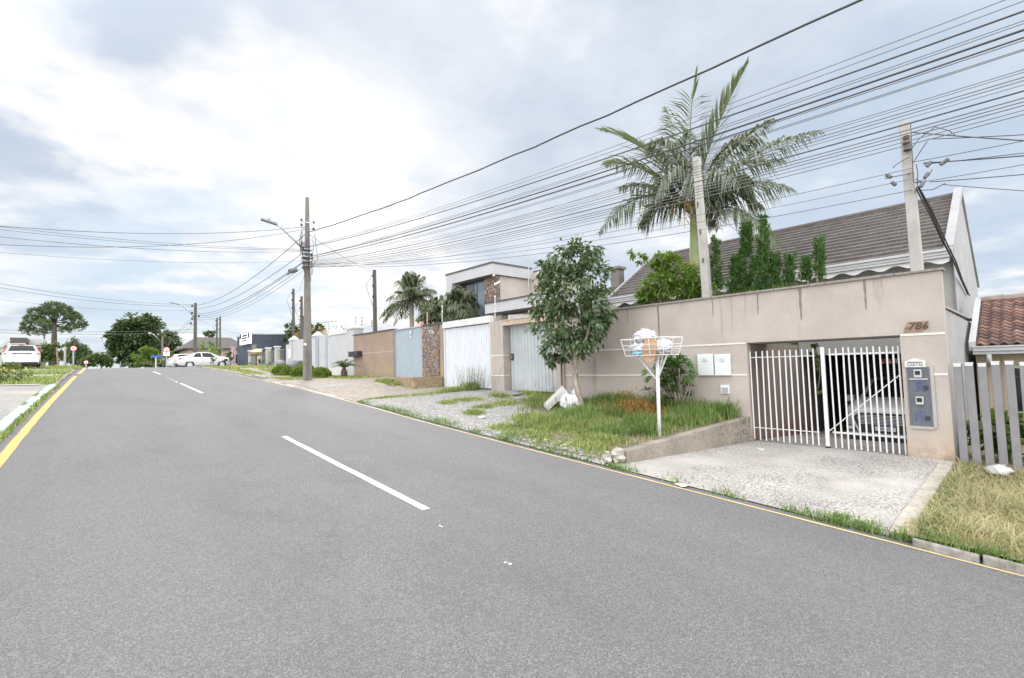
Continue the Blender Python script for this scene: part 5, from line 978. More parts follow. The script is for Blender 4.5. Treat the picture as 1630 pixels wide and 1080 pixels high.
def juniper(label, px, top, bot, rw, seed):
    pt, pb = at_planter(px, top), at_planter(px, bot); o = thing('juniper', label, 'shrub', (12.35, pb.y, 3.3), 'junipers on the beige wall'); r = random.Random(seed); s = mpp(pt); H = pt.z - pb.z; mb = MB()
    for k in range(int((16 + H * 26) * max(1, rw / 16))):
        t = r.random(); zz = pb.z + H * t; w_ = rw * .62 * s * (1 - t)**.8 * r.uniform(.4, 1.1) * (.75 + .4 * math.sin(t * 14 + seed)) + .02; a = r.uniform(0, 6.28); c = Vector((12.35 + math.cos(a) * w_ * .75, pb.y + (pt.y - pb.y) * t + math.sin(a) * w_ * .75, zz))
        ax_ = (Vector((math.cos(a) * .45, math.sin(a) * .45, 1))).normalized()
        for q in range(30):
            u = r.uniform(-.5, 1); p = c + ax_ * u * .16 + Vector((r.gauss(0, .026), r.gauss(0, .026), r.gauss(0, .03))) * (1.1 - u * .6)
            mb.leaf(p, ax_ * 1.0 + Vector((r.gauss(0, .5), r.gauss(0, .5), r.gauss(0, .3))), Vector((r.gauss(0, 1), r.gauss(0, 1), .3)), .085 * r.uniform(.7, 1.3), .03, 0)
    mb.build('foliage', M['lf_cyp'], o); mb = MB(); limb(mb, (12.35, pb.y, 3.3), pt - Vector((0, 0, .1)), .03, .008, .04, 6, seed); mb.build('trunk', M['bark'], o, smooth=True)
for a in [('slim juniper just right of the leaning pole', 1140, 385, 462, 15, 1), ('tallest juniper with a pointed twin top in the middle of the wall', 1188, 360, 470, 36, 2), ('tall twisted juniper touching the right side of the tallest one', 1215, 352, 472, 27, 3), ('bushy juniper on the left flank of the tallest one', 1172, 412, 474, 24, 4), ('small juniper on the right flank of the tall pair', 1233, 408, 470, 22, 5), ('short leaning juniper left of the pair near the white valance', 1258, 412, 452, 12, 6), ('smallest juniper, alone before the white valance', 1283, 416, 450, 9, 7), ('narrow twisted juniper nearest the right service pole', 1304, 380, 446, 10, 8)]: juniper(*a)
shrub('ground_cover_shrub', 'low grey green shrub filling the planter edge under the junipers', 12.1, [(1150, 474, 20, 7, 150), (1180, 470, 20, 6, 150), (1215, 466, 20, 7, 150), (1245, 461, 22, 7, 160), (1270, 457, 10, 5, 60)], 'lf_mid', .08, .045, 33, shell=.3)
shrub('climbing_vine', 'small green vine hanging inside the gate opening beside the brown side wall', 12.6, [(1297, 560, 5, 12, 70), (1300, 575, 4, 12, 50), (1303, 590, 5, 8, 30), (1302, 620, 3, 14, 20)], 'lf_bright', .08, .05, 34, z0=2.3, cat='vine')
# succulent shrub at the wall
o = thing('clusia_shrub', 'thick leaved green shrub against the beige wall behind the litter basket', 'shrub', (11.25, 6.15, V(11.25, 6.15)))
r = random.Random(41); mb = MB(); st = MB()
for k in range(80):
    t = r.random(); px, py = r.gauss(1068, 13), 645 - 78 * t; tip = ax(px, py, 11.2 + r.uniform(-.25, .25)); a = Vector((11.3, 6.15 + r.uniform(-.12, .12), V(11.3, 6.15) + .1)); st.tube([a, a.lerp(tip, .5) + Vector((0, 0, -.1)), tip], [.018, .014, .008], 6)
    d0 = Vector((r.gauss(-.2, .5), r.gauss(0, .6), .35))
    for q in range(11):
        aa = q / 11 * 6.28 + r.random(); d = d0 * .5 + Vector((math.cos(aa) * .8, math.sin(aa) * .8, r.uniform(-.25, .5))); mb.leaf(tip, d, Vector((0, 0, 1)), r.uniform(.18, .28), r.uniform(.065, .095), .15)
for px, py, d in [(1020, 592, (0, 1, .1)), (1026, 600, (0, 1, -.3)), (1040, 585, (0, .9, .2)), (1104, 580, (0, -1, .0)), (1108, 590, (0, -1, -.4)), (1098, 575, (0, -1, .3)), (1100, 598, (0, -.8, -.7)), (1090, 570, (0, -.8, .6))]:
    tip = ax(px - d[1] * -12, py, 11.1); a = Vector((11.25, 6.15, 1.7)); st.tube([a, tip], [.015, .008], 6)
    for q in range(8): aa = r.uniform(-1, 1); mb.leaf(tip, Vector(d) + Vector((r.uniform(-.4, .4), aa * .4, r.uniform(-.7, .5))), Vector((-1, 0, .4)), r.uniform(.18, .28), .065, .2)
mb.build('foliage', M['lf_clusia'], o); st.build('stem', M['bark'], o, smooth=True)
# rust coloured dry branch heap
r = random.Random(43); mb = MB(); cx, cy = 10.62, 6.95
for _ in range(1900):
    x, y = r.gauss(cx, .30), r.gauss(cy, .5); h = max(0, .36 - .25 * abs(y - cy)) * r.random() + (r.random()**3 * .45 if abs(y - cy - .35) < .16 else 0); mb.leaf(Vector((x, y, V(x, y) + .03 + h)), Vector((r.gauss(0, 1), r.gauss(0, 1), r.gauss(.2, .5))), Vector((0, 0, 1)), r.uniform(.06, .14), r.uniform(.015, .035), .1)
for _ in range(40): x, y = r.gauss(cx, .3), r.gauss(cy, .5); a = Vector((x, y, V(x, y) + .02)); mb.tube([a, a + Vector((r.gauss(0, .25), r.gauss(0, .25), r.uniform(.1, .4)))], [.008, .003], 5)
tag(mb.build('dry_branches', M['lf_orange']), 'heap of rust coloured dry branches lying in the grass under the wall', 'branches')
r = random.Random(44); mb = MB()
for k in range(60):
    a = Vector((11.2 + r.gauss(0, .12), 14.5 + r.gauss(0, .55), 1.2)); b = a + Vector((r.gauss(0, .12), r.gauss(0, .12), r.uniform(.4, .95))); mb.tube([a, a.lerp(b, .5) + Vector((.02, .03, 0)), b], [.006, .005, .003], 4)
    for q in range(7): mb.leaf(a.lerp(b, r.uniform(.25, 1)), Vector((r.gauss(0, 1), r.gauss(0, 1), .6)), Vector((0, 0, 1)), r.uniform(.05, .10), .02, .1)
tag(mb.build('weed_stalks', M['lf_mid']), 'tall thin weed stalks standing before the white sliding gate', 'weeds')
# plants behind the post fence
plant('garden_shrub', 'broad leaved green garden plants behind the grey post fence', 'shrub', (13, .4, .1), [((13.0, .6, .55), (.5, .5, .4), 130), ((13.0, 0, .6), (.5, .5, .45), 130), ((13.2, -.6, .6), (.5, .5, .5), 130), ((12.5, .3, .4), (.4, .4, .3), 90)], 'lf_mid', .34, .17, 45, shell=.3)
# date palms behind the blue gate
def date_palm(label, X, px, py, rad_px, seed, nf=26, base=1.5):
    c = ax(px, py, X); s = mpp(c); o = thing('date_palm', label, 'palm tree', (X, c.y, base)); m = MB(); m.tube([(X, c.y, base), (X, c.y, c.z)], [.14, .12], 10); m.build('trunk', M['palm_trunk'], o, smooth=True); r = random.Random(seed)
    for k in range(nf):
        a = k * 2.4; el = r.uniform(-.35, 1.45); d = Vector((math.cos(a) * math.cos(el), math.sin(a) * math.cos(el), math.sin(el))); Lf = rad_px * s * r.uniform(.85, 1.2); e = c + d * Lf + Vector((0, 0, -Lf * (.45 - el * .25))); q = c + d * Lf * .62 + Vector((0, 0, Lf * .15)); frond(o, c, q, e, 32, .75, .8, seed * 31 + k, .05, 'lf_phoenix')
date_palm('larger feathery date palm rising behind the blue corrugated gate', 13.6, 655, 480, 46, 51, 46)
date_palm('smaller date palm in front of the tall window of the modern house', 13.0, 732, 490, 34, 52, 34)
date_palm('third low date palm between the two taller palms', 13.3, 694, 500, 30, 54, 30)
def small_palm():
    c = Vector((10.6, 25.2, V(10.6, 25.2) + .50)); o = thing('small_palm', 'small potted size palm with arching fronds on the grass strip before the white gate', 'palm tree', (c.x, c.y, c.z - .5)); m = MB(); m.tube([(c.x, c.y, c.z - .55), (c.x, c.y, c.z - .2), c], [.16, .17, .10], 10); m.build('trunk', M['bark_dark'], o, smooth=True); r = random.Random(53)
    for k in range(16): a = k * 2.4; el = r.uniform(.15, 1.1); d = Vector((math.cos(a) * math.cos(el), math.sin(a) * math.cos(el), math.sin(el))); Lf = r.uniform(.65, .9); frond(o, c, c + d * Lf * .6 + Vector((0, 0, .2)), c + d * Lf + Vector((0, 0, -.25)), 20, .26, .5, 900 + k, .022, 'lf_mid')
small_palm()
# clipped bushes
def topiary(label, x, y, rx, ry, rz, seed):
    z = V(x, y); o = thing('round_bush', label, 'bush', (x, y, z), 'clipped bushes by the white wall'); r = random.Random(seed); m = MB(); m.blob((x, y, z + rz * .30), (rx * .93, ry * .93, rz * .66), 14, 9, .06, seed); m.build('inner_twigs', M['lf_topiary'], o, smooth=True); mb = MB()
    for _ in range(1500):
        d = Vector((r.gauss(0, 1), r.gauss(0, 1), abs(r.gauss(0, 1)))).normalized(); k = 1 + .08 * noise.noise(d * 2 + Vector((seed, 0, 0))); p = Vector((x + d.x * rx * k, y + d.y * ry * k, z + rz * .25 + d.z * rz * .75 * k)); mb.leaf(p - d * .05, d + Vector((r.gauss(0, .7), r.gauss(0, .7), r.gauss(0, .6))), Vector((r.gauss(0, 1), r.gauss(0, 1), 1)), r.uniform(.08, .17), .06, 0)
    mb.build('foliage', M['lf_topiary'], o)
topiary('clipped yellow green bush just left of the tall lamp pole foot', 8.75, 26.6, .46, .46, .56, 61); topiary('clipped bush just right of the tall lamp pole foot', 9.6, 25.9, .52, .48, .52, 62)
topiary('clipped bush farthest from the lamp pole, standing alone', 8.75, 29.4, .56, .56, .58, 63); topiary('darker green clipped bush half hidden behind the others', 9.6, 28.3, .52, .52, .72, 64)
o = thing('flowering_bush', 'leafy bush with small yellow flowers beside the left pavement', 'bush', (-2.6, 28.2, VL(-2.6, 28.2))); mb = MB(); bb = [((-2.0 - .75 * k, 28.1 + .2 * (k % 2), VL(-2.5, 28.2) + .30), (.65, .5, .45 + .06 * (k % 2)), 380) for k in range(4)]; leaves(mb, bb, .13, .07, 71, shell=.4); mb.build('foliage', M['lf_mid'], o)
mb = MB(); r = random.Random(72)
for _ in range(26):
    q = r.choice(bb); d = Vector((r.gauss(0, 1), r.gauss(0, 1) - .6, abs(r.gauss(0, 1)))).normalized(); p = Vector(q[0]) + Vector((d.x * q[1][0], d.y * q[1][1], d.z * q[1][2])) * 1.05
    for k in range(5): a = k * 1.256; mb.leaf(p, Vector((math.cos(a), math.sin(a) * .6 - .3, math.sin(a))), Vector((0, -1, .3)), .05, .035, 0)
mb.build('flowers', M['lf_yellow'], o)
# trees at the crest
def far_tree(name, label, Y, trunk, blobs, lm, ln, wd, seed, z0, rt=.3, bark='bark_dark', **k):
    bs = [bl(*q, Y=Y) for q in blobs]; b = ay(trunk[0], trunk[1], Y); base = Vector((b.x, Y, z0)); fork = ay(trunk[0], trunk[2], Y)
    k.setdefault('dens', 2.3); return plant(name, label, 'tree', base, bs, lm, ln * 1.1, wd * 1.15, seed, [(base, fork, rt, rt * .75)] + [(fork, q[0], rt * .5, .05) for q in bs[:9]], bark, **k)
far_tree('broad_tree', 'large dense dark green broad crowned tree beyond the crest of the road', 92, (214, 580, 560), [(215, 515, 22, 13, 650), (236, 518, 20, 13, 550), (200, 522, 16, 12, 450), (186, 535, 13, 11, 350), (210, 540, 26, 14, 750), (238, 540, 22, 15, 650), (182, 550, 10, 9, 220), (196, 556, 16, 11, 380), (222, 560, 24, 13, 650), (245, 556, 16, 14, 450), (180, 562, 8, 7, 120), (206, 572, 15, 8, 300), (228, 576, 18, 8, 350), (225, 506, 14, 6, 180)], 'lf_dark', .42, .26, 81, 0, .6, shell=.35)
far_tree('dark_tree', 'dark thin leaved tree leaning right behind the round no parking sign', 96, (268, 580, 560), [(268, 536, 12, 9, 260), (276, 545, 12, 9, 260), (262, 552, 12, 10, 240), (280, 557, 12, 9, 240), (288, 562, 9, 6, 120), (270, 568, 14, 10, 260), (264, 530, 7, 5, 70)], 'lf_dark', .36, .2, 82, 0, .35, shell=.3)
far_tree('light_tree', 'smaller bright light green tree in front of the broad dark tree', 78, (236, 582, 574), [(234, 558, 10, 6, 200), (228, 566, 14, 7, 260), (244, 564, 10, 7, 180), (238, 574, 18, 7, 300), (250, 572, 8, 8, 140)], 'lf_bright', .26, .14, 83, 1.5, .12, shell=.3)
far_tree('crest_hedge', 'low green hedge at the foot of the trees beyond the crest', 74, (215, 583, 580), [(205, 581, 8, 4, 120), (218, 581, 8, 4, 120), (232, 581, 9, 4, 120), (246, 581, 9, 4, 120), (258, 580, 8, 4, 100)], 'lf_mid', .22, .13, 84, 1.5, .05, shell=.3)
far_tree('yellow_shrub', 'thin yellow green shrub beside the white car boot', 66, (271, 583, 576), [(271, 566, 3, 8, 60), (272, 576, 4, 5, 50)], 'lf_bright', .2, .1, 85, 2.0, .04)
far_tree('left_hedge', 'rounded green hedge left of the gap at the crest', 68, (160, 582, 578), [(150, 573, 9, 8, 300), (160, 570, 9, 9, 300), (168, 574, 8, 7, 240), (174, 577, 6, 6, 150), (140, 576, 8, 7, 240)], 'lf_mid', .22, .12, 86, 2.0, .08, shell=.35)
far_tree('weeping_tree', 'drooping willow like green tree behind the left no parking sign', 72, (126, 580, 565), [(116, 556, 8, 8, 220), (126, 553, 9, 8, 260), (134, 560, 6, 12, 220), (112, 566, 6, 10, 180), (124, 566, 9, 10, 240), (136, 570, 5, 8, 140), (108, 545, 5, 5, 60), (118, 541, 4, 3, 40)], 'lf_dark', .40, .09, 87, 2.0, .1, droop=1.2, shell=.3)
far_tree('spreading_tree', 'flat layered green tree at the foot of the tall araucaria', 74, (80, 582, 570), [(74, 552, 12, 4, 180), (92, 549, 10, 3, 110), (66, 560, 10, 5, 180), (84, 562, 12, 5, 200), (72, 570, 10, 6, 200), (96, 568, 6, 6, 90), (62, 572, 5, 6, 90)], 'lf_mid', .26, .14, 88, 2.0, .12, shell=.3)
def araucaria(label, Y, px, pt, pb, crown, seed, tr):
    o = thing('araucaria', label, 'tree', (ay(px, pb, Y).x, Y, 0)); a, b = ay(px, pb, Y), ay(px + 1, pt + 6, Y); a.z = 0; m = MB(); m.tube([a, a.lerp(b, .5), b], [tr, tr * .85, tr * .4], 10); mb = MB(); r = random.Random(seed)
    for (fx, fy, tx, ty, rx, ry, n) in crown:
        p, q = ay(fx, fy, Y), ay(tx, ty, Y); q.y += r.uniform(-1.6, 1.6); mid = p.lerp(q, .6) - Vector((0, 0, .28 * (q - p).length * .5)); m.tube([p, mid, q], [.09, .07, .04], 6); s = mpp(q); c = q
        for _ in range(int(n * 1.15)):
            d = Vector((r.gauss(0, 1), r.gauss(0, 1), r.gauss(.25, .8))).normalized(); k = r.random()**.4; pp = c + Vector((d.x * rx * s * k, d.y * rx * s * k, d.z * ry * s * k)); mb.leaf(pp, d + Vector((0, 0, .35)), Vector((r.gauss(0, 1), r.gauss(0, 1), .5)), .34 * r.uniform(.7, 1.3), .15, 0)
    m.build('trunk', M['bark_dark'], o, smooth=True); mb.build('crown', M['lf_arau'], o)
TX = 88
araucaria('tall umbrella shaped araucaria pine against the sky on the left', 90, 86, 486, 580, [(TX, 512, 86, 490, 14, 6, 330), (TX, 512, 72, 494, 10, 6, 240), (TX, 510, 102, 493, 10, 6, 240), (TX, 514, 60, 499, 10, 6, 240), (TX, 512, 114, 501, 10, 6, 240), (TX, 516, 50, 508, 9, 6, 210), (TX, 514, 122, 508, 8, 6, 190), (TX, 520, 44, 517, 7, 7, 170), (TX, 518, 131, 519, 6, 6, 140), (TX, 522, 40, 525, 7, 6, 150), (TX, 514, 78, 504, 11, 6, 260), (TX, 514, 94, 501, 10, 7, 260), (TX, 516, 63, 511, 8, 6, 180), (TX, 518, 110, 511, 8, 7, 200), (TX, 520, 113, 520, 7, 6, 150), (TX, 526, 104, 527, 7, 5, 130), (TX, 528, 50, 528, 6, 5, 110), (TX, 518, 128, 523, 5, 5, 90)], 91, .42)
araucaria('small young araucaria pine beside the tall umbrella pine', 84, 70, 512, 575, [(70, 520, 70, 514, 7, 4, 150), (70, 524, 77, 521, 6, 4, 110), (70, 526, 65, 530, 6, 4, 110), (70, 522, 66, 518, 5, 4, 80)], 92, .14)
far_tree('round_tree', 'round leafy tree behind the white wall and tall lamp pole', 46, (484, 580, 545), [(475, 535, 12, 14, 260), (490, 525, 12, 12, 240), (500, 532, 10, 12, 200), (465, 525, 8, 10, 140), (508, 522, 7, 9, 110), (462, 540, 8, 10, 130), (485, 512, 6, 6, 60)], 'lf_dark', .24, .15, 93, 2.2, .15, shell=.3)
shrub('dry_bush', 'orange tan dry bush above the white wall behind the tall lamp pole', 12.9, [(478, 534, 7, 6, 110), (486, 532, 7, 6, 110), (505, 528, 8, 7, 130), (514, 531, 5, 5, 60)], 'lf_tan', .22, .05, 94, z0=2.2)
shrub('bare_shrub', 'bare twiggy dark shrub above the white boarded gate', 12.9, [(528, 524, 7, 4, 20), (540, 523, 7, 4, 20), (552, 521, 6, 3, 14)], 'lf_dark', .12, .05, 95, z0=2.2)
shrub('banana_clump', 'bright green clump of long arching leaves behind the white sedan', 11.5, [(318, 556, 6, 5, 50), (330, 553, 7, 6, 70), (340, 556, 6, 5, 50)], 'lf_bright', .9, .16, 96, z0=2.5, droop=.6) 
far_tree('lone_araucaria', 'small dark tree top showing above the brown hip roof', 95, (334, 560, 540), [(333, 532, 6, 2, 60), (328, 529, 4, 1.5, 40), (338, 530, 4, 2, 40), (334, 537, 3, 3, 40)], 'lf_dark', .4, .2, 97, 0, .12)
for (px, Y, lab, sd_) in [(340, 38.5, 'thin young street tree on the grass before the white sedan wheel', 98), (365, 36.0, 'young street tree with bushy dark top before the white sedan bonnet', 99)]:
    if px == 340: bs = [bl(340, 570, 3, 5, 40, Y=Y), bl(338, 576, 2, 3, 16, Y=Y)]
    else: bs = [bl(366, 566, 6, 6, 160, Y=Y), bl(364, 572, 5, 4, 80, Y=Y)]
    b = ay(px, 585, Y); z = V(b.x, Y); plant('young_tree', lab, 'tree', (b.x, Y, z), bs, 'lf_dark', .15, .08, sd_, [((b.x, Y, z - .1), bs[0][0], .06 if px == 365 else .03, .03)], 'bark', shell=.2)
shrub('verge_flower', 'low green plants between the concrete pillars of the railing fence', 11.1, [(403, 579, 6, 3, 40), (415, 578, 6, 4, 60), (425, 580, 6, 3, 40)], 'lf_mid', .2, .1, 100, z0=2.5)
for (px, py, rr, lab, sd_) in [(447, 578, (.35, .45, .22), 'dark grey boulder at the end of the railing fence', 3), (466, 581, (.4, .45, .28), 'grey boulder by the pointed white pillar behind the clipped bushes', 5)]:
    q = ax(px, py, 11.0); m = MB(); m.blob(q, rr, 10, 7, .2, sd_); tag(m.build('boulder', M['grey_paint'], smooth=True), lab, 'rock')

r = random.Random(120); mb = MB()
for k in range(60):
    x = r.uniform(RE + .3, WX - .1); y = yr(x) + .2 + (lawn_far(x) - yr(x)) * r.random(); z = V(x, y) + .03; q = r.uniform(.6, 1.5)
    for j in range(r.randint(7, 13)): a = r.uniform(0, 6.28); mb.leaf(Vector((x + r.gauss(0, .05), y + r.gauss(0, .05), z + r.random() * .12 * q)), Vector((math.cos(a), math.sin(a), r.uniform(.1, .9))), Vector((0, 0, 1)), r.uniform(.07, .15) * q, r.uniform(.03, .06) * q, .25)
for k in range(160):
    x = r.uniform(RE + .6, WX - .1); y = yr(x) + .2 + (lawn_far(x) - yr(x)) * r.random(); z = V(x, y); h = r.uniform(.25, .5); b = Vector((x + r.gauss(0, .06), y + r.gauss(0, .06), z + h)); mb.tube([(x, y, z), b], [.003, .002], 4)
    for j in range(5): mb.leaf(b - Vector((0, 0, j * .025)), Vector((r.gauss(0, .5), r.gauss(0, .5), 1)), Vector((1, 0, 0)), .06, .014, 0)
stuff(mb, 'lawn_weeds', M['lf_mid'], 'broad leaved weeds and seed stalks scattered through the grass bank')
# ------------------------------------------------------------------ cars
def car(label, loc, rz, st, paint_, W, wb, wr_=.31, rear_x=None, glass=(), lights=(), kind='car', boxes=(), plate=None):
    """st: stations (x, z bottom, z belt, z top, half width, half roof width), rear to front"""
    o = thing('parked_car', label, 'car', loc, None, rz)
    def S(x):
        i = 0
        while i < len(st) - 2 and x > st[i + 1][0]: i += 1
        a, b = st[i], st[i + 1]; t = max(0, min(1, (x - a[0]) / (b[0] - a[0]))); return [a[k] + (b[k] - a[k]) * t for k in range(6)]
    def sec(x, v):
        _, zb, ze, zt, w_, wr2 = S(x); pts = [(w_ * .90, zb), (w_ * .985, zb + .28 * (ze - zb)), (w_, zb + .66 * (ze - zb)), (w_ * .965, ze), (wr2, zt - .05 * (zt - ze + .15)), (wr2 * .6, zt - .008), (0, zt)]
        s = v * 6; i = min(5, int(s)); f = s - i; return pts[i][0] + (pts[i + 1][0] - pts[i][0]) * f, pts[i][1] + (pts[i + 1][1] - pts[i][1]) * f
    xs = []
    for a, b in zip(st, st[1:]): n = max(1, int((b[0] - a[0]) / .12)); xs += [a[0] + (b[0] - a[0]) * i / n for i in range(n)]
    xs.append(st[-1][0]); vv = [0, 1/12, 1/6, .25, 1/3, 5/12, .5, 7/12, 4/6, .75, 5/6, 11/12, 1]
    m = MB(); ring = []
    for x in xs:
        row = [(x, sec(x, v)[0], sec(x, v)[1]) for v in vv]; ring.append(row + [(x, -y, z) for (x, y, z) in row[-2::-1]])
    n = len(ring[0]); m.add([p for r_ in ring for p in r_], [(i * n + j, i * n + j + 1, (i + 1) * n + j + 1, (i + 1) * n + j) for i in range(len(xs) - 1) for j in range(n - 1)] + [tuple(range(n))[::-1], tuple(range((len(xs) - 1) * n, len(xs) * n))] + [(i * n, (i + 1) * n, (i + 1) * n + n - 1, i * n + n - 1) for i in range(len(xs) - 1)])
    b_ = m.build('body', M[paint_], o, smooth=True, local=True); md = b_.modifiers.new('edges', 'EDGE_SPLIT'); md.split_angle = R(38)
    m = MB(); m.box(st[1][0] + .1, -W / 2 + .12, .16, st[-2][0] - .1, W / 2 - .12, .32); m.build('underbody', M['black_plastic'], o, local=True)
    def patch(nm, c, mat_, par, off=.008, both=True, nn=5):
        for sg in ((1, -1) if both else (1,)):
            m = MB(); P4 = [Vector(q) for q in c]
            def pt(u, v):
                a = P4[0].lerp(P4[1], u); b = P4[3].lerp(P4[2], u); q = a.lerp(b, v); x, vq = q.x, q.y
                if vq > 1: y, z = sec(x, 2 - vq); y = -y
                else: y, z = sec(x, vq)
                e = 1e-3; vs2 = min(max(vq if vq <= 1 else 2 - vq, e), 1 - e); y1, z1 = sec(x, vs2 - e); y2, z2 = sec(x, vs2 + e); yx, zx = sec(x + .02, vs2); yx0, zx0 = sec(x - .02, vs2)
                t1 = Vector((0, y2 - y1, z2 - z1)); t2 = Vector((.04, yx - yx0, zx - zx0)); nn_ = t2.cross(t1); nn_ = nn_.normalized() if nn_.length else Vector((0, 1, 0))
                if nn_.z < 0 or (abs(nn_.z) < .01 and nn_.y < 0): nn_ = -nn_
                p = Vector((x, y if vq <= 1 else y, z)); nv = Vector((nn_.x, nn_.y if vq <= 1 else -nn_.y, nn_.z)); p = p + nv * off; return (p.x, p.y * sg, p.z)
            m.grid(pt, [i / nn for i in range(nn + 1)], [i / nn for i in range(nn + 1)]); q_ = m.build(nm, M[mat_], par, smooth=True, local=True)
    for g_ in glass: patch(g_[0], g_[1], 'glass_dark' if len(g_) < 4 else g_[3], o, .010, g_[2], 6)
    for l_ in lights: patch(l_[0], l_[1], l_[2], o, .014, True, 5)
    for x in wb:
        for s in (1, -1):
            y = s * (W / 2 - .10); m = MB(); m.lathe([(wr_ * .62, -.10), (wr_ * .94, -.10), (wr_, -.06), (wr_, .06), (wr_ * .94, .10), (wr_ * .62, .10)], (x, y, wr_), 22, 'y'); wh = m.build('wheel', M['rubber'], o, smooth=False, local=True)
            m = MB(); m.lathe([(.02, 0), (wr_ * .62, 0), (wr_ * .66, s * .02), (wr_ * .60, s * .035), (.02, s * .03)], (x, y + s * .075, wr_), 20, 'y')
            m.build('rim', M['alloy'], wh, local=True); m = MB()
            for k in range(6): a = k * 1.047; c = Vector((x + math.cos(a) * wr_ * .42, y + s * .111, wr_ + math.sin(a) * wr_ * .42)); m.lathe([(wr_ * .10, -.004), (wr_ * .10, .004)], c, 8, 'y')
            m.build('rim_hole', M['black_plastic'], wh, local=True)
            m = MB(); m.lathe([(wr_ * 1.16, -.006), (wr_ * 1.16, .006)], (x, s * (W / 2 - .012), wr_ + .02), 22, 'y'); m.build('wheel_arch', M['black_plastic'], o, local=True)
    for nm, mt, q in boxes: m = MB(); m.box(*q); m.build(nm, M[mt], o, bevel=.012, local=True)
    return o, patch
sedan = [(-2.22, .46, .80, .92, .66, .55), (-2.14, .28, .92, 1.02, .80, .66), (-1.80, .24, .97, 1.10, .84, .68), (-1.50, .23, .97, 1.14, .85, .64), (-.95, .22, .97, 1.40, .85, .56), (-.45, .22, .96, 1.48, .85, .57), (0, .22, .95, 1.49, .85, .58), (.4, .22, .94, 1.45, .85, .57), (1.20, .22, .91, 1.02, .85, .68), (1.75, .23, .82, .93, .83, .66), (2.08, .26, .70, .80, .75, .58), (2.22, .40, .60, .68, .60, .45)]
SG = [('side_window', [(-1.05, .515), (-.38, .515), (-.42, .645), (-.80, .645)], True), ('side_window', [(-.28, .515), (.88, .515), (.42, .645), (-.32, .645)], True), ('rear_window', [(-1.48, .72), (-1.48, 1.28), (-.98, 1.26), (-.98, .74)], False), ('windscreen', [(1.16, .72), (1.16, 1.28), (.48, 1.26), (.48, .74)], False)]
SL = [('tail_light', [(-2.17, .36), (-1.86, .46), (-1.84, .51), (-2.17, .52)], 'red_lens'), ('headlight', [(1.75, .36), (2.10, .36), (2.02, .52), (1.72, .52)], 'clear_lens')]
cz = 2.60
car('white sedan parked across the verge seen from its right side', (8.75, 53.0, cz), R(4), sedan, 'car_white', 1.70, (-1.30, 1.30), .31, glass=SG, lights=SL, boxes=[('rear_bumper', 'black_plastic', (-2.24, -.62, .30, -2.10, .62, .44)), ('mirror', 'car_white', (.72, -.98, .93, .92, -.84, 1.05)), ('door_seam', 'black_plastic', (-.335, -.853, .35, -.325, -.8492, .93)), ('door_handle', 'car_white', (-.62, -.87, .80, -.45, -.852, .83))])
hb = [(-1.95, .40, .84, .93, .68, .58), (-1.90, .28, .95, 1.02, .80, .70), (-1.78, .24, .97, 1.20, .83, .63), (-1.52, .23, .98, 1.43, .84, .58), (-1.0, .22, .98, 1.47, .84, .58), (0, .22, .96, 1.48, .84, .58), (.4, .22, .94, 1.44, .84, .57), (1.10, .22, .92, 1.02, .84, .68), (1.60, .24, .80, .90, .82, .62), (1.88, .30, .68, .78, .74, .56), (1.96, .42, .58, .66, .60, .45)]
HG = [('rear_window', [(-1.875, .715), (-1.875, 1.285), (-1.56, 1.26), (-1.56, .74)], False), ('side_window', [(-1.35, .515), (-.30, .515), (-.34, .645), (-1.28, .645)], True), ('side_window', [(-.2, .515), (.85, .515), (.42, .645), (-.24, .645)], True), ('windscreen', [(1.06, .72), (1.06, 1.28), (.46, 1.26), (.46, .74)], False)]
HL = [('headlight', [(1.55, .38), (1.90, .36), (1.85, .52), (1.5, .52)], 'clear_lens')]
def tails(o):
    for s in (1, -1):
        m = MB(); m.prism([(-1.955, s * .60, .84), (-1.955, s * .76, .84), (-1.90, s * .79, 1.0), (-1.68, s * .665, 1.30), (-1.70, s * .60, 1.30), (-1.91, s * .66, .98)], (.06, 0, 0)); m.build('tail_light', M['red_lens'], o, local=True)
hz = VL(-2.95, 45.5)
hbx = [('rear_bumper', 'car_white', (-2.03, -.74, .36, -1.90, .74, .60)), ('number_plate', 'plate', (-1.972, -.22, .74, -1.955, .22, .85)), ('plate_recess', 'black_plastic', (-1.975, -.42, .86, -1.93, .42, .92)), ('mirror', 'black_plastic', (.70, -.99, .92, .90, -.84, 1.05)), ('mirror', 'black_plastic', (.70, .84, .92, .90, .99, 1.05)), ('roof_brake_light', 'red_lens', (-1.56, -.14, 1.425, -1.53, .14, 1.448)), ('lower_bumper', 'black_plastic', (-1.99, -.70, .26, -1.88, .70, .355)), ('badge', 'metal', (-1.955, -.62, .80, -1.94, -.52, .84))]
hA, _ = car('white hatchback seen from behind, parked on the grass at the left edge', (-2.75, 43.6, VL(-2.75, 43.6) - .02), R(95), hb, 'car_white', 1.68, (-1.2, 1.25), .30, glass=HG, lights=HL, boxes=hbx)
tails(hA)
hB, _ = car('white hatchback mostly hidden behind the white sedan, only its tail showing', (8.35, 56.6, 2.58), R(4), hb, 'car_white', 1.68, (-1.2, 1.25), .30, glass=HG, lights=HL, boxes=hbx[:3])
tails(hB)
suv = [(-2.2, .45, 1.0, 1.12, .75, .65), (-2.05, .35, 1.05, 1.3, .88, .68), (-1.5, .32, 1.06, 1.62, .91, .64), (0, .30, 1.04, 1.68, .92, .64), (.35, .30, 1.03, 1.63, .92, .63), (1.15, .30, 1.02, 1.14, .92, .72), (1.75, .30, .96, 1.08, .90, .70), (2.1, .30, .90, 1.00, .86, .64), (2.24, .36, .82, .90, .78, .56), (2.30, .48, .72, .78, .70, .50)]
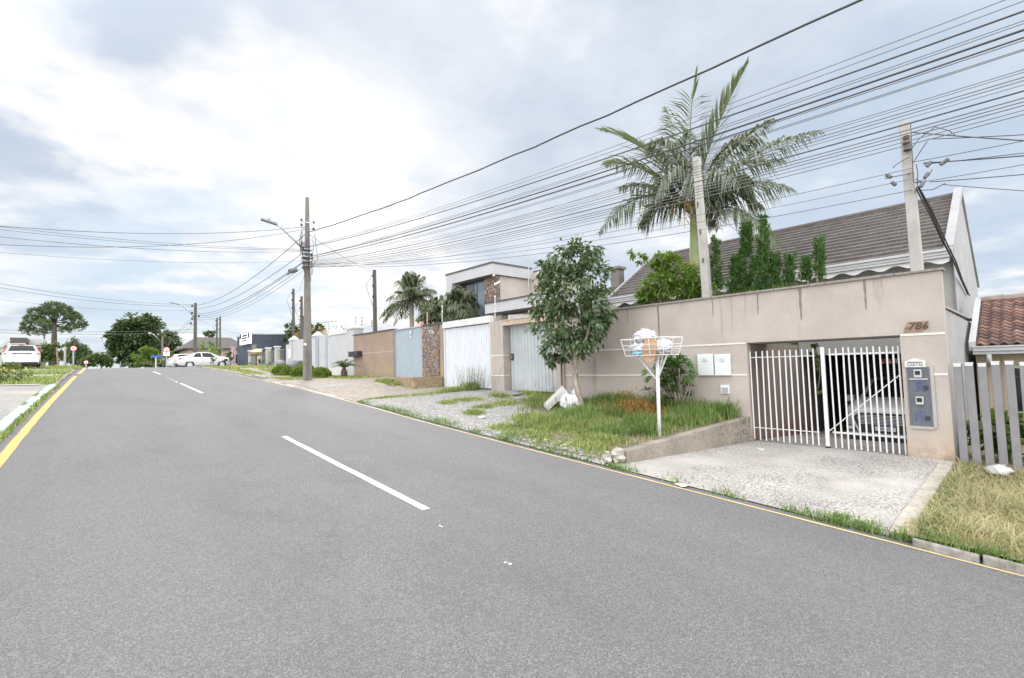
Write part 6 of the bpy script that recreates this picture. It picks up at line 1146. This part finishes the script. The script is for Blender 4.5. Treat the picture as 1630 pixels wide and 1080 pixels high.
UG = [('windscreen', [(1.12, .71), (1.12, 1.29), (.40, 1.26), (.40, .74)], False), ('side_window', [(-.2, .515), (.85, .515), (.38, .645), (-.24, .645)], True), ('side_window', [(-1.4, .515), (-.3, .515), (-.34, .645), (-1.3, .645)], True)]
UL = [('headlight', [(1.98, .38), (2.245, .30), (2.22, .46), (1.96, .50)], 'clear_lens')]
su, _ = car('silver suv with a wide slatted grille parked behind the barred gate', (16.95, 2.62, -.18), R(180), suv, 'car_silver', 1.84, (-1.35, 1.42), .36, glass=UG, lights=UL, boxes=[('front_bumper', 'car_silver', (2.22, -.82, .27, 2.372, .82, .355)), ('bumper_intake', 'black_plastic', (2.18, -.80, .40, 2.30, .80, .52)), ('lower_lip', 'black_plastic', (2.10, -.80, .16, 2.34, .80, .268)), ('mirror', 'car_silver', (.75, -1.10, 1.02, .98, -.90, 1.18)), ('mirror', 'car_silver', (.75, .90, 1.02, .98, 1.10, 1.18))])
m = MB(); m.prism([(2.29, -.50, .84), (2.29, .50, .84), (2.29, .66, .74), (2.29, .52, .36), (2.29, -.52, .36), (2.29, -.66, .74)], (.07, 0, 0)); gr = m.build('grille', M['black_plastic'], su, local=True)
m = MB(); [m.box(2.361, -.56 + abs(k - 4) * .01, .575 + k * .034, 2.372, .56 - abs(k - 4) * .01, .587 + k * .034) for k in range(7)]; m.build('grille_slat', M['alloy'], gr, local=True)
for s in (1, -1):
    m = MB(); m.prism([(2.29, s * .54, .34), (2.29, s * .70, .75), (2.29, s * .655, .75), (2.29, s * .50, .36)], (.075, 0, 0)); m.build('chrome_trim', M['alloy'], su, local=True)
    m = MB(); m.tube([(2.30, s * .72, .46), (2.325, s * .72, .46)], .045, 12); m.build('fog_light', M['clear_lens'], su, local=True)
m = MB(); m.box(2.361, -.20, .42, 2.376, .20, .55); pl = m.build('number_plate', M['plate'], su, local=True); m = MB(); m.box(2.377, -.20, .522, 2.380, .20, .55); m.build('plate_band', M['blue_plain'], pl, local=True)
m = MB(); text_mb(m, 'BBI5J23', .085, lambda x, y, d: (2.377 + d, x, .47 + y), .003, .95); m.build('plate_letters', M['ink'], pl, local=True)

# ------------------------------------------------------------------ litter basket on the bank
bx, by = 8.85, 5.33; bz = V(bx, by); o = thing('litter_basket', 'white metal litter basket on a tall post heaped with bags on the grass bank', 'litter basket', (bx, by, bz))
tq = ax(1046, 570, bx); top_z = 2.20; m = MB(); m.tube([(bx, by, bz - .3), (bx, by - .03, top_z)], .036, 12); m.build('post', M['steel_white'], o, smooth=True)
Z0, Z1 = top_z + .02, top_z + .37; dw = Vector((math.sin(R(8)), math.cos(R(8)), 0)); dp = Vector((dw.y, -dw.x, 0)); C0 = Vector((bx, by + .10, 0))
def bp(u, v, z): k = (z - Z0) / (Z1 - Z0); hu, hv = .49 + .07 * k, .24 + .06 * k; q = C0 + dw * u * hu + dp * v * hv; return (q.x, q.y, z)
m = MB()
for z, r_ in ((Z0, .009), (Z0 + .12, .006), (Z0 + .22, .006), (Z1, .010)): m.tube([bp(-1, -1, z), bp(1, -1, z), bp(1, 1, z), bp(-1, 1, z), bp(-1, -1, z)], r_, 6)
for u, v in [(-1, -1), (-.33, -1), (.33, -1), (1, -1), (-1, 1), (-.33, 1), (.33, 1), (1, 1), (1, 0), (-1, 0)]: m.tube([bp(u, v, Z0), bp(u, v, Z1)], .007, 6)
for u in [-.8, -.6, -.4, -.2, 0, .2, .4, .6, .8]: m.tube([bp(u, -1, Z0), bp(u, 1, Z0)], .006, 5)
m.build('wire_basket', M['steel_white'], o)
for u, v in ((-.36, -.10), (.40, -.10), (0, .22)):
    q = Vector((bx, by, Z0)) + dw * u + dp * v; m = MB(); m.bar((bx, by - .01, top_z - .50), q, .03, .014); m.build('brace', M['steel_white'], o)
def bag(label, u, v, z, r_, sd_, mat_, extra=None):
    q = Vector(bp(u, v, Z0)); t = thing('rubbish_bag', label, 'bag', (q.x, q.y, z)); m = MB(); rr = random.Random(sd_); n, k = 36, 24; vs = []
    for i in range(k + 1):
        th = math.pi * i / k
        for j in range(n):
            ph = 2 * math.pi * j / n; d = Vector((math.sin(th) * math.cos(ph), math.sin(th) * math.sin(ph), math.cos(th))); f = 1 + .22 * noise.noise(d * 2.2 + Vector((sd_, 0, 0))) + .10 * noise.noise(d * 6 + Vector((0, sd_, 0))) - .10 * abs(noise.noise(d * 5 + Vector((0, sd_, 7)))) + .03 * noise.noise(d * 18 + Vector((0, sd_, 2))); vs.append((q.x + d.x * r_[0] * f, q.y + d.y * r_[1] * f, z + r_[2] + d.z * r_[2] * f))
    m.add(vs, [(i * n + j, (i + 1) * n + j, (i + 1) * n + (j + 1) % n, i * n + (j + 1) % n) for i in range(k) for j in range(n)]); m.build('bag', M[mat_], t, smooth=True)
    m = MB(); a = (q.x, q.y, z + 2 * r_[2] - .02); [m.tube([a, (a[0] + rr.gauss(0, .05), a[1] + rr.gauss(0, .05), a[2] + rr.uniform(.02, .07))], [.02, .006], 6) for _ in range(4)]; m.build('tied_neck', M[mat_], t)
    if extra:
        m = MB()
        for (dx, dy, dz, sx_, sy_, sz_) in extra[1]: m.blob((q.x + dx, q.y + dy, z + dz), (sx_, sy_, sz_), 10, 6, .2, sd_ + dx)
        m.build('printed_patch', M[extra[0]], t, smooth=True)
def speck(name, base, cols, sc_):
    m, t, b, _ = new_mat(name); g = G(t); p = g.pos(); v = g.n('ShaderNodeSeparateColor', {0: g.voro(p, sc_, out='Color')}).outputs[0]; d = g.voro(p, sc_); k = g.math('MULTIPLY', g.rng(v, .50, .52), g.rng(d, .42, .34))
    c = g.mix(k, base, g.mix(g.rng(v, .8, .82), cols[0], cols[1])); t.links.new(c, b.inputs['Base Color']); b.inputs['Roughness'].default_value = .35; g.bump(b, g.noise(p, 20, 4, .6), 1.0, .03); return m
M['bag_print'] = speck('printed_plastic', (.47, .48, .50), ((.20, .22, .40), (.42, .20, .22)), 22)
bag('long white printed rubbish bag with a pale blue print on the basket floor', .46, -.15, Z0, (.22, .30, .15), 11, 'bag_print', ('bag_blue', [(-.13, -.02, .06, .08, .18, .05)]))
bag('upper white rubbish bag with a dark blue label on top of the heap', .30, .0, Z0 + .23, (.20, .27, .16), 12, 'bag_print', ('blue_plain', [(-.03, -.12, .21, .07, .12, .025)]))
bag('small white printed rubbish bag at the right end of the basket', -.70, -.05, Z0, (.17, .19, .16), 13, 'bag_print')
bag('small black rubbish bag squeezed between the white bags and the cardboard', .12, -.1, Z0, (.14, .09, .08), 14, 'bag_black')
q = Vector(bp(-.22, -.75, Z0)); m = MB()
n = 12; vs = []
for i in range(n + 1):
    t = i / n; z = Z0 - .13 + t * .50; wv = .105 + .06 * math.sin(t * math.pi) ; off = .03 * math.sin(t * 9) + .02 * t
    for s in (-1, 1): vs.append((q.x - .015 + off * .5, q.y + s * wv * (.55 if i == 0 else 1) + .02 * math.sin(t * 7), z)); vs.append((q.x + .03 + off * .5, q.y + s * wv * (.55 if i == 0 else 1) + .02 * math.sin(t * 7), z))
fs = []
for i in range(n):
    a = i * 4; fs += [(a, a + 2, a + 6, a + 4), (a + 1, a + 5, a + 7, a + 3), (a, a + 4, a + 5, a + 1), (a + 2, a + 3, a + 7, a + 6)]
m.add(vs, fs + [(0, 1, 3, 2), (n * 4, n * 4 + 2, n * 4 + 3, n * 4 + 1)]); tag(m.build('cardboard_sheet', M['cardboard']), 'folded brown cardboard stuck through the front of the litter basket', 'cardboard')
# second, rusty basket behind the tree
o = thing('litter_basket', 'rusty dark litter basket on a thin post half hidden by the street tree', 'litter basket', (10.85, 9.75, V(10.85, 9.75)))
m = MB(); m.tube([(10.85, 9.75, .7), (10.85, 9.75, 2.12)], .028, 8); m.build('post', M['rust'], o)
m = MB(); z0 = 2.12
for z in (z0, z0 + .1, z0 + .2): m.tube([(10.6, 9.3, z), (10.6, 10.2, z), (11.1, 10.2, z), (11.1, 9.3, z), (10.6, 9.3, z)], .014, 6)
for k in range(14): m.tube([(10.6, 9.3 + .9 * k / 13, z0), (10.6, 9.3 + .9 * k / 13, z0 + .2)], .010, 5)
for k in range(8): m.tube([(10.6 + .07 * k, 9.3, z0), (10.6 + .07 * k, 9.3, z0 + .2)], .010, 5); m.tube([(10.6 + .07 * k, 9.3, z0), (10.6 + .07 * k, 10.2, z0)], .010, 5)
m.build('wire_basket', M['rust'], o); m = MB(); m.box(10.58, 9.28, z0 + .22, 11.12, 10.22, z0 + .27); m.build('lid', M['wood'], o)
# styrofoam and bag in the grass
fz = V(10.0, 8.95); m = MB(); a = Vector((9.75, 9.3, fz - .02)); u = Vector((.35, -.55, .62)).normalized(); v = Vector((.55, .62, .1)).normalized(); w_ = u.cross(v)
c = [a, a + v * .42, a + v * .42 + w_ * .16, a + w_ * .16]; m.hexa(c + [p + u * .78 for p in c]); tag(m.build('foam_panel', M['foam'], bevel=.012), 'white foam packing panel leaning in the grass left of the tree trunk', 'foam panel')
q = Vector((10.05, 8.75, fz)); t = thing('rubbish_bag', 'torn white plastic bag slumped against the foam panel by the tree trunk', 'bag', q); m = MB(); m.blob(q + Vector((0, 0, .2)), (.25, .28, .26), 36, 24, .22, 21); m.blob(q + Vector((.08, -.1, .46)), (.07, .08, .13), 18, 12, .4, 22); m.build('bag', M['plastic_white'], t, smooth=True)
for (px, py, s, lab) in [(1212, 716, .05, 'small white paper scrap lying on the concrete driveway'), (1085, 776, .07, 'flat white litter scrap in the grass edge of the driveway'), (768, 692, .09, 'pale flat stone in the gravel near the yellow line')]:
    d = ray(px, py); tt = 2.0 / -(d.z - .02 * d.y); p = EYE + d * tt; z = drive_z(p.x, p.y) if p.y < 5 else V(p.x, p.y); m = MB(); m.blob((p.x, p.y, z + .012), (s, s * 1.6, .02), 9, 5, .25, px); tag(m.build('litter_scrap', M['foam']), lab, 'litter')
q = Vector((11.25, .55, lot_z(11.25, .55))); m = MB(); m.blob(q + Vector((0, 0, .12)), (.22, .17, .08), 14, 8, .3, 31); tag(m.build('plastic_sheet', M['foam'], smooth=True), 'crumpled pale plastic sheet on the dry grass before the post fence', 'litter')
# ------------------------------------------------------------------ signs and street furniture at the crest
def round_sign(label, px, pb, pt, Y, rpx, plate=False, white_back=False):
    b, t = ay(px, pb, Y), ay(px, pt, Y); s = mpp(t); z = P(Y) if px > 150 else VL(b.x, Y); o = thing('road_sign', label, 'road sign', (b.x, Y, z)); m = MB(); m.tube([(b.x, Y, z - .2), (t.x, Y, t.z)], .045, 8); m.build('post', M['metal'], o)
    R_ = rpx * s; c = Vector((t.x, Y - .06, t.z)); m = MB(); m.lathe([(R_, 0), (R_, .02)], c, 24, 'y')
    if plate: m.box(c.x - R_ * .95, c.y, c.z - R_ * 2.3, c.x + R_ * .95, c.y + .02, c.z - R_ * .6)
    f_ = m.build('sign_plate', M['sign_white'], o); m = MB(); m.lathe([(R_ * .80, 0), (R_ * .80, -.006), (R_ * .99, -.006), (R_ * .99, 0)], c - Vector((0, .001, 0)), 24, 'y')
    m2 = MB(); n = 24
    for k in range(n):
        a0, a1 = 2 * math.pi * k / n, 2 * math.pi * (k + 1) / n; P2 = lambda a, q: (c.x + math.cos(a) * q, c.y - .004, c.z + math.sin(a) * q); m2.add([P2(a0, R_ * .78), P2(a1, R_ * .78), P2(a1, R_), P2(a0, R_)], [(0, 1, 2, 3)])
    k = R_ * .70; m2.prism([(c.x - k * .75, c.y - .006, c.z + k * .6), (c.x - k * .6, c.y - .006, c.z + k * .75), (c.x + k * .75, c.y - .006, c.z - k * .6), (c.x + k * .6, c.y - .006, c.z - k * .75)], (0, .003, 0)); m2.build('red_ring', M['red_plain'], f_)
    m = MB(); text_mb(m, 'E', R_ * 1.2, lambda x, y, d: (c.x + x, c.y - .003 - d * .2, c.z + y), .004); m.build('letter', M['ink'], f_)
    if plate:
        m = MB(); [m.box(c.x - R_ * .7, c.y - .004, c.z - R_ * (1.25 + .3 * k), c.x + R_ * .7, c.y - .0005, c.z - R_ * (1.15 + .3 * k)) for k in range(3)]; m.build('text_lines', M['ink'], f_)
round_sign('no parking sign with white text plate below, beside the white car boot', 265, 583, 557, 48.5, 4.3, True)
round_sign('round no parking sign on the left grass by the willow like tree', 117, 580, 555, 50, 4.2)
round_sign('small no parking sign far down the road past the crest', 137, 583, 577, 60, 3.0)
b, t = ay(248, 583, 52), ay(248, 568, 52); o = thing('street_name_sign', 'blue street name sign on a white post left of the no parking sign', 'street sign', (b.x, 52, P(52))); m = MB(); m.tube([(b.x, 52, P(52) - .2), (b.x, 52, t.z + .05)], .05, 8); m.build('post', M['white'], o); m = MB(); l_, r_ = ay(240, 567, 52), ay(257, 567, 52); m.box(l_.x, 51.95, t.z - .08, r_.x, 51.98, t.z + .10); m.build('name_plate', M['blue_plain'], o)
b, t = ay(103, 580, 54), ay(104, 552, 54); tag(MB().tube([(b.x, 54, VL(b.x, 54) - .2), (t.x, 54, t.z)], [.09, .07], 10).build('concrete_post', M['pole_light']), 'short pale concrete post left of the round sign on the left grass', 'post')
b, t = ay(94, 582, 56), ay(90, 553, 56); tag(MB().tube([(b.x, 56, VL(b.x, 56) - .2), (t.x, 56, t.z)], [.08, .06], 8).build('leaning_stake', M['wood']), 'leaning wooden stake left of the pale concrete post', 'stake')
b, t = ay(2, 590, 40), ay(1, 535, 40); tag(MB().tube([(b.x - .3, 40, VL(b.x, 40) - .2), (t.x - .3, 40, t.z)], .10, 10).build('white_post', M['white']), 'white post at the left edge beside the white hatchback', 'post')
q = Vector((10.7, 42.2, V(10.7, 42.2))); tz = ay(408, 566, 42.2).z; q.x = ay(408, 566, 42.2).x; o = thing('litter_basket', 'dark litter basket with a yellow bag before the concrete pillars', 'litter basket', q)
m = MB(); m.tube([q, (q.x, q.y, tz)], .06, 8); m.build('post', M['rust'], o); m = MB(); [m.tube([(q.x - .5, q.y - .3, z), (q.x + .5, q.y - .3, z), (q.x + .5, q.y + .3, z), (q.x - .5, q.y + .3, z), (q.x - .5, q.y - .3, z)], .025, 6) for z in (tz, tz + .12, tz + .24)]; m.box(q.x - .48, q.y - .28, tz - .01, q.x + .48, q.y + .28, tz + .015); m.build('wire_basket', M['rust'], o)
m = MB(); m.blob((q.x, q.y, tz + .26), (.42, .25, .22), 12, 8, .25, 41); tag(m.build('rubbish_bag', P_('yellow_bag', (.6, .52, .28), .5, .1, 6)), 'pale yellow rubbish bag lying in the far litter basket', 'bag')
# security wires, antennas on the walls
def spike(label, X, px, pb, pt, knob):
    b, t = ax(px, pb, X), ax(px, pt, X); o = thing('fence_rod', label, 'electric fence rod', b); m = MB(); m.tube([b, t], .018, 6); m.build('rod', M['white'], o); m = MB(); [m.lathe([(.015, -.04), (.045, 0), (.015, .04)], b.lerp(t, f), 8) for f in (.3, .6, .9)]; m.build('insulator', M[knob], o)
for a in [('electric fence rod on the white pointed pillar', WX + .3, 566, 523, 505, 'ceramic'), ('electric fence rod just right of the white pointed pillar', WX + .3, 576, 523, 504, 'ceramic'), ('electric fence rod above the brown wall near the slender pole', WX + .2, 592, 523, 510, 'ceramic'), ('white electric fence rod above the stone clad panel', WX + .2, 704, 514, 486, 'white'), ('electric fence rod above the zinc gate pillar', WX + .2, 788, 508, 470, 'white'), ('rod with a yellow warning cap above the blue gate', WX + .2, 680, 517, 497, 'lf_yellow')]: spike(*a)
a, b = ax(510, 514, 13), ax(536, 511, 13); o = thing('tv_antenna', 'thin horizontal television antenna above the white boarded wall', 'antenna', (13, (a.y + b.y) / 2, 2.5)); m = MB(); m.tube([a, b], .02, 6); m.tube([a.lerp(b, .5), (13, (a.y + b.y) / 2, 2.5)], .02, 6); [m.tube([a.lerp(b, f) + Vector((-.2, 0, 0)), a.lerp(b, f) + Vector((.2, 0, 0))], .01, 5) for f in (.1, .35, .6, .85)]; m.build('mast', M['metal'], o)
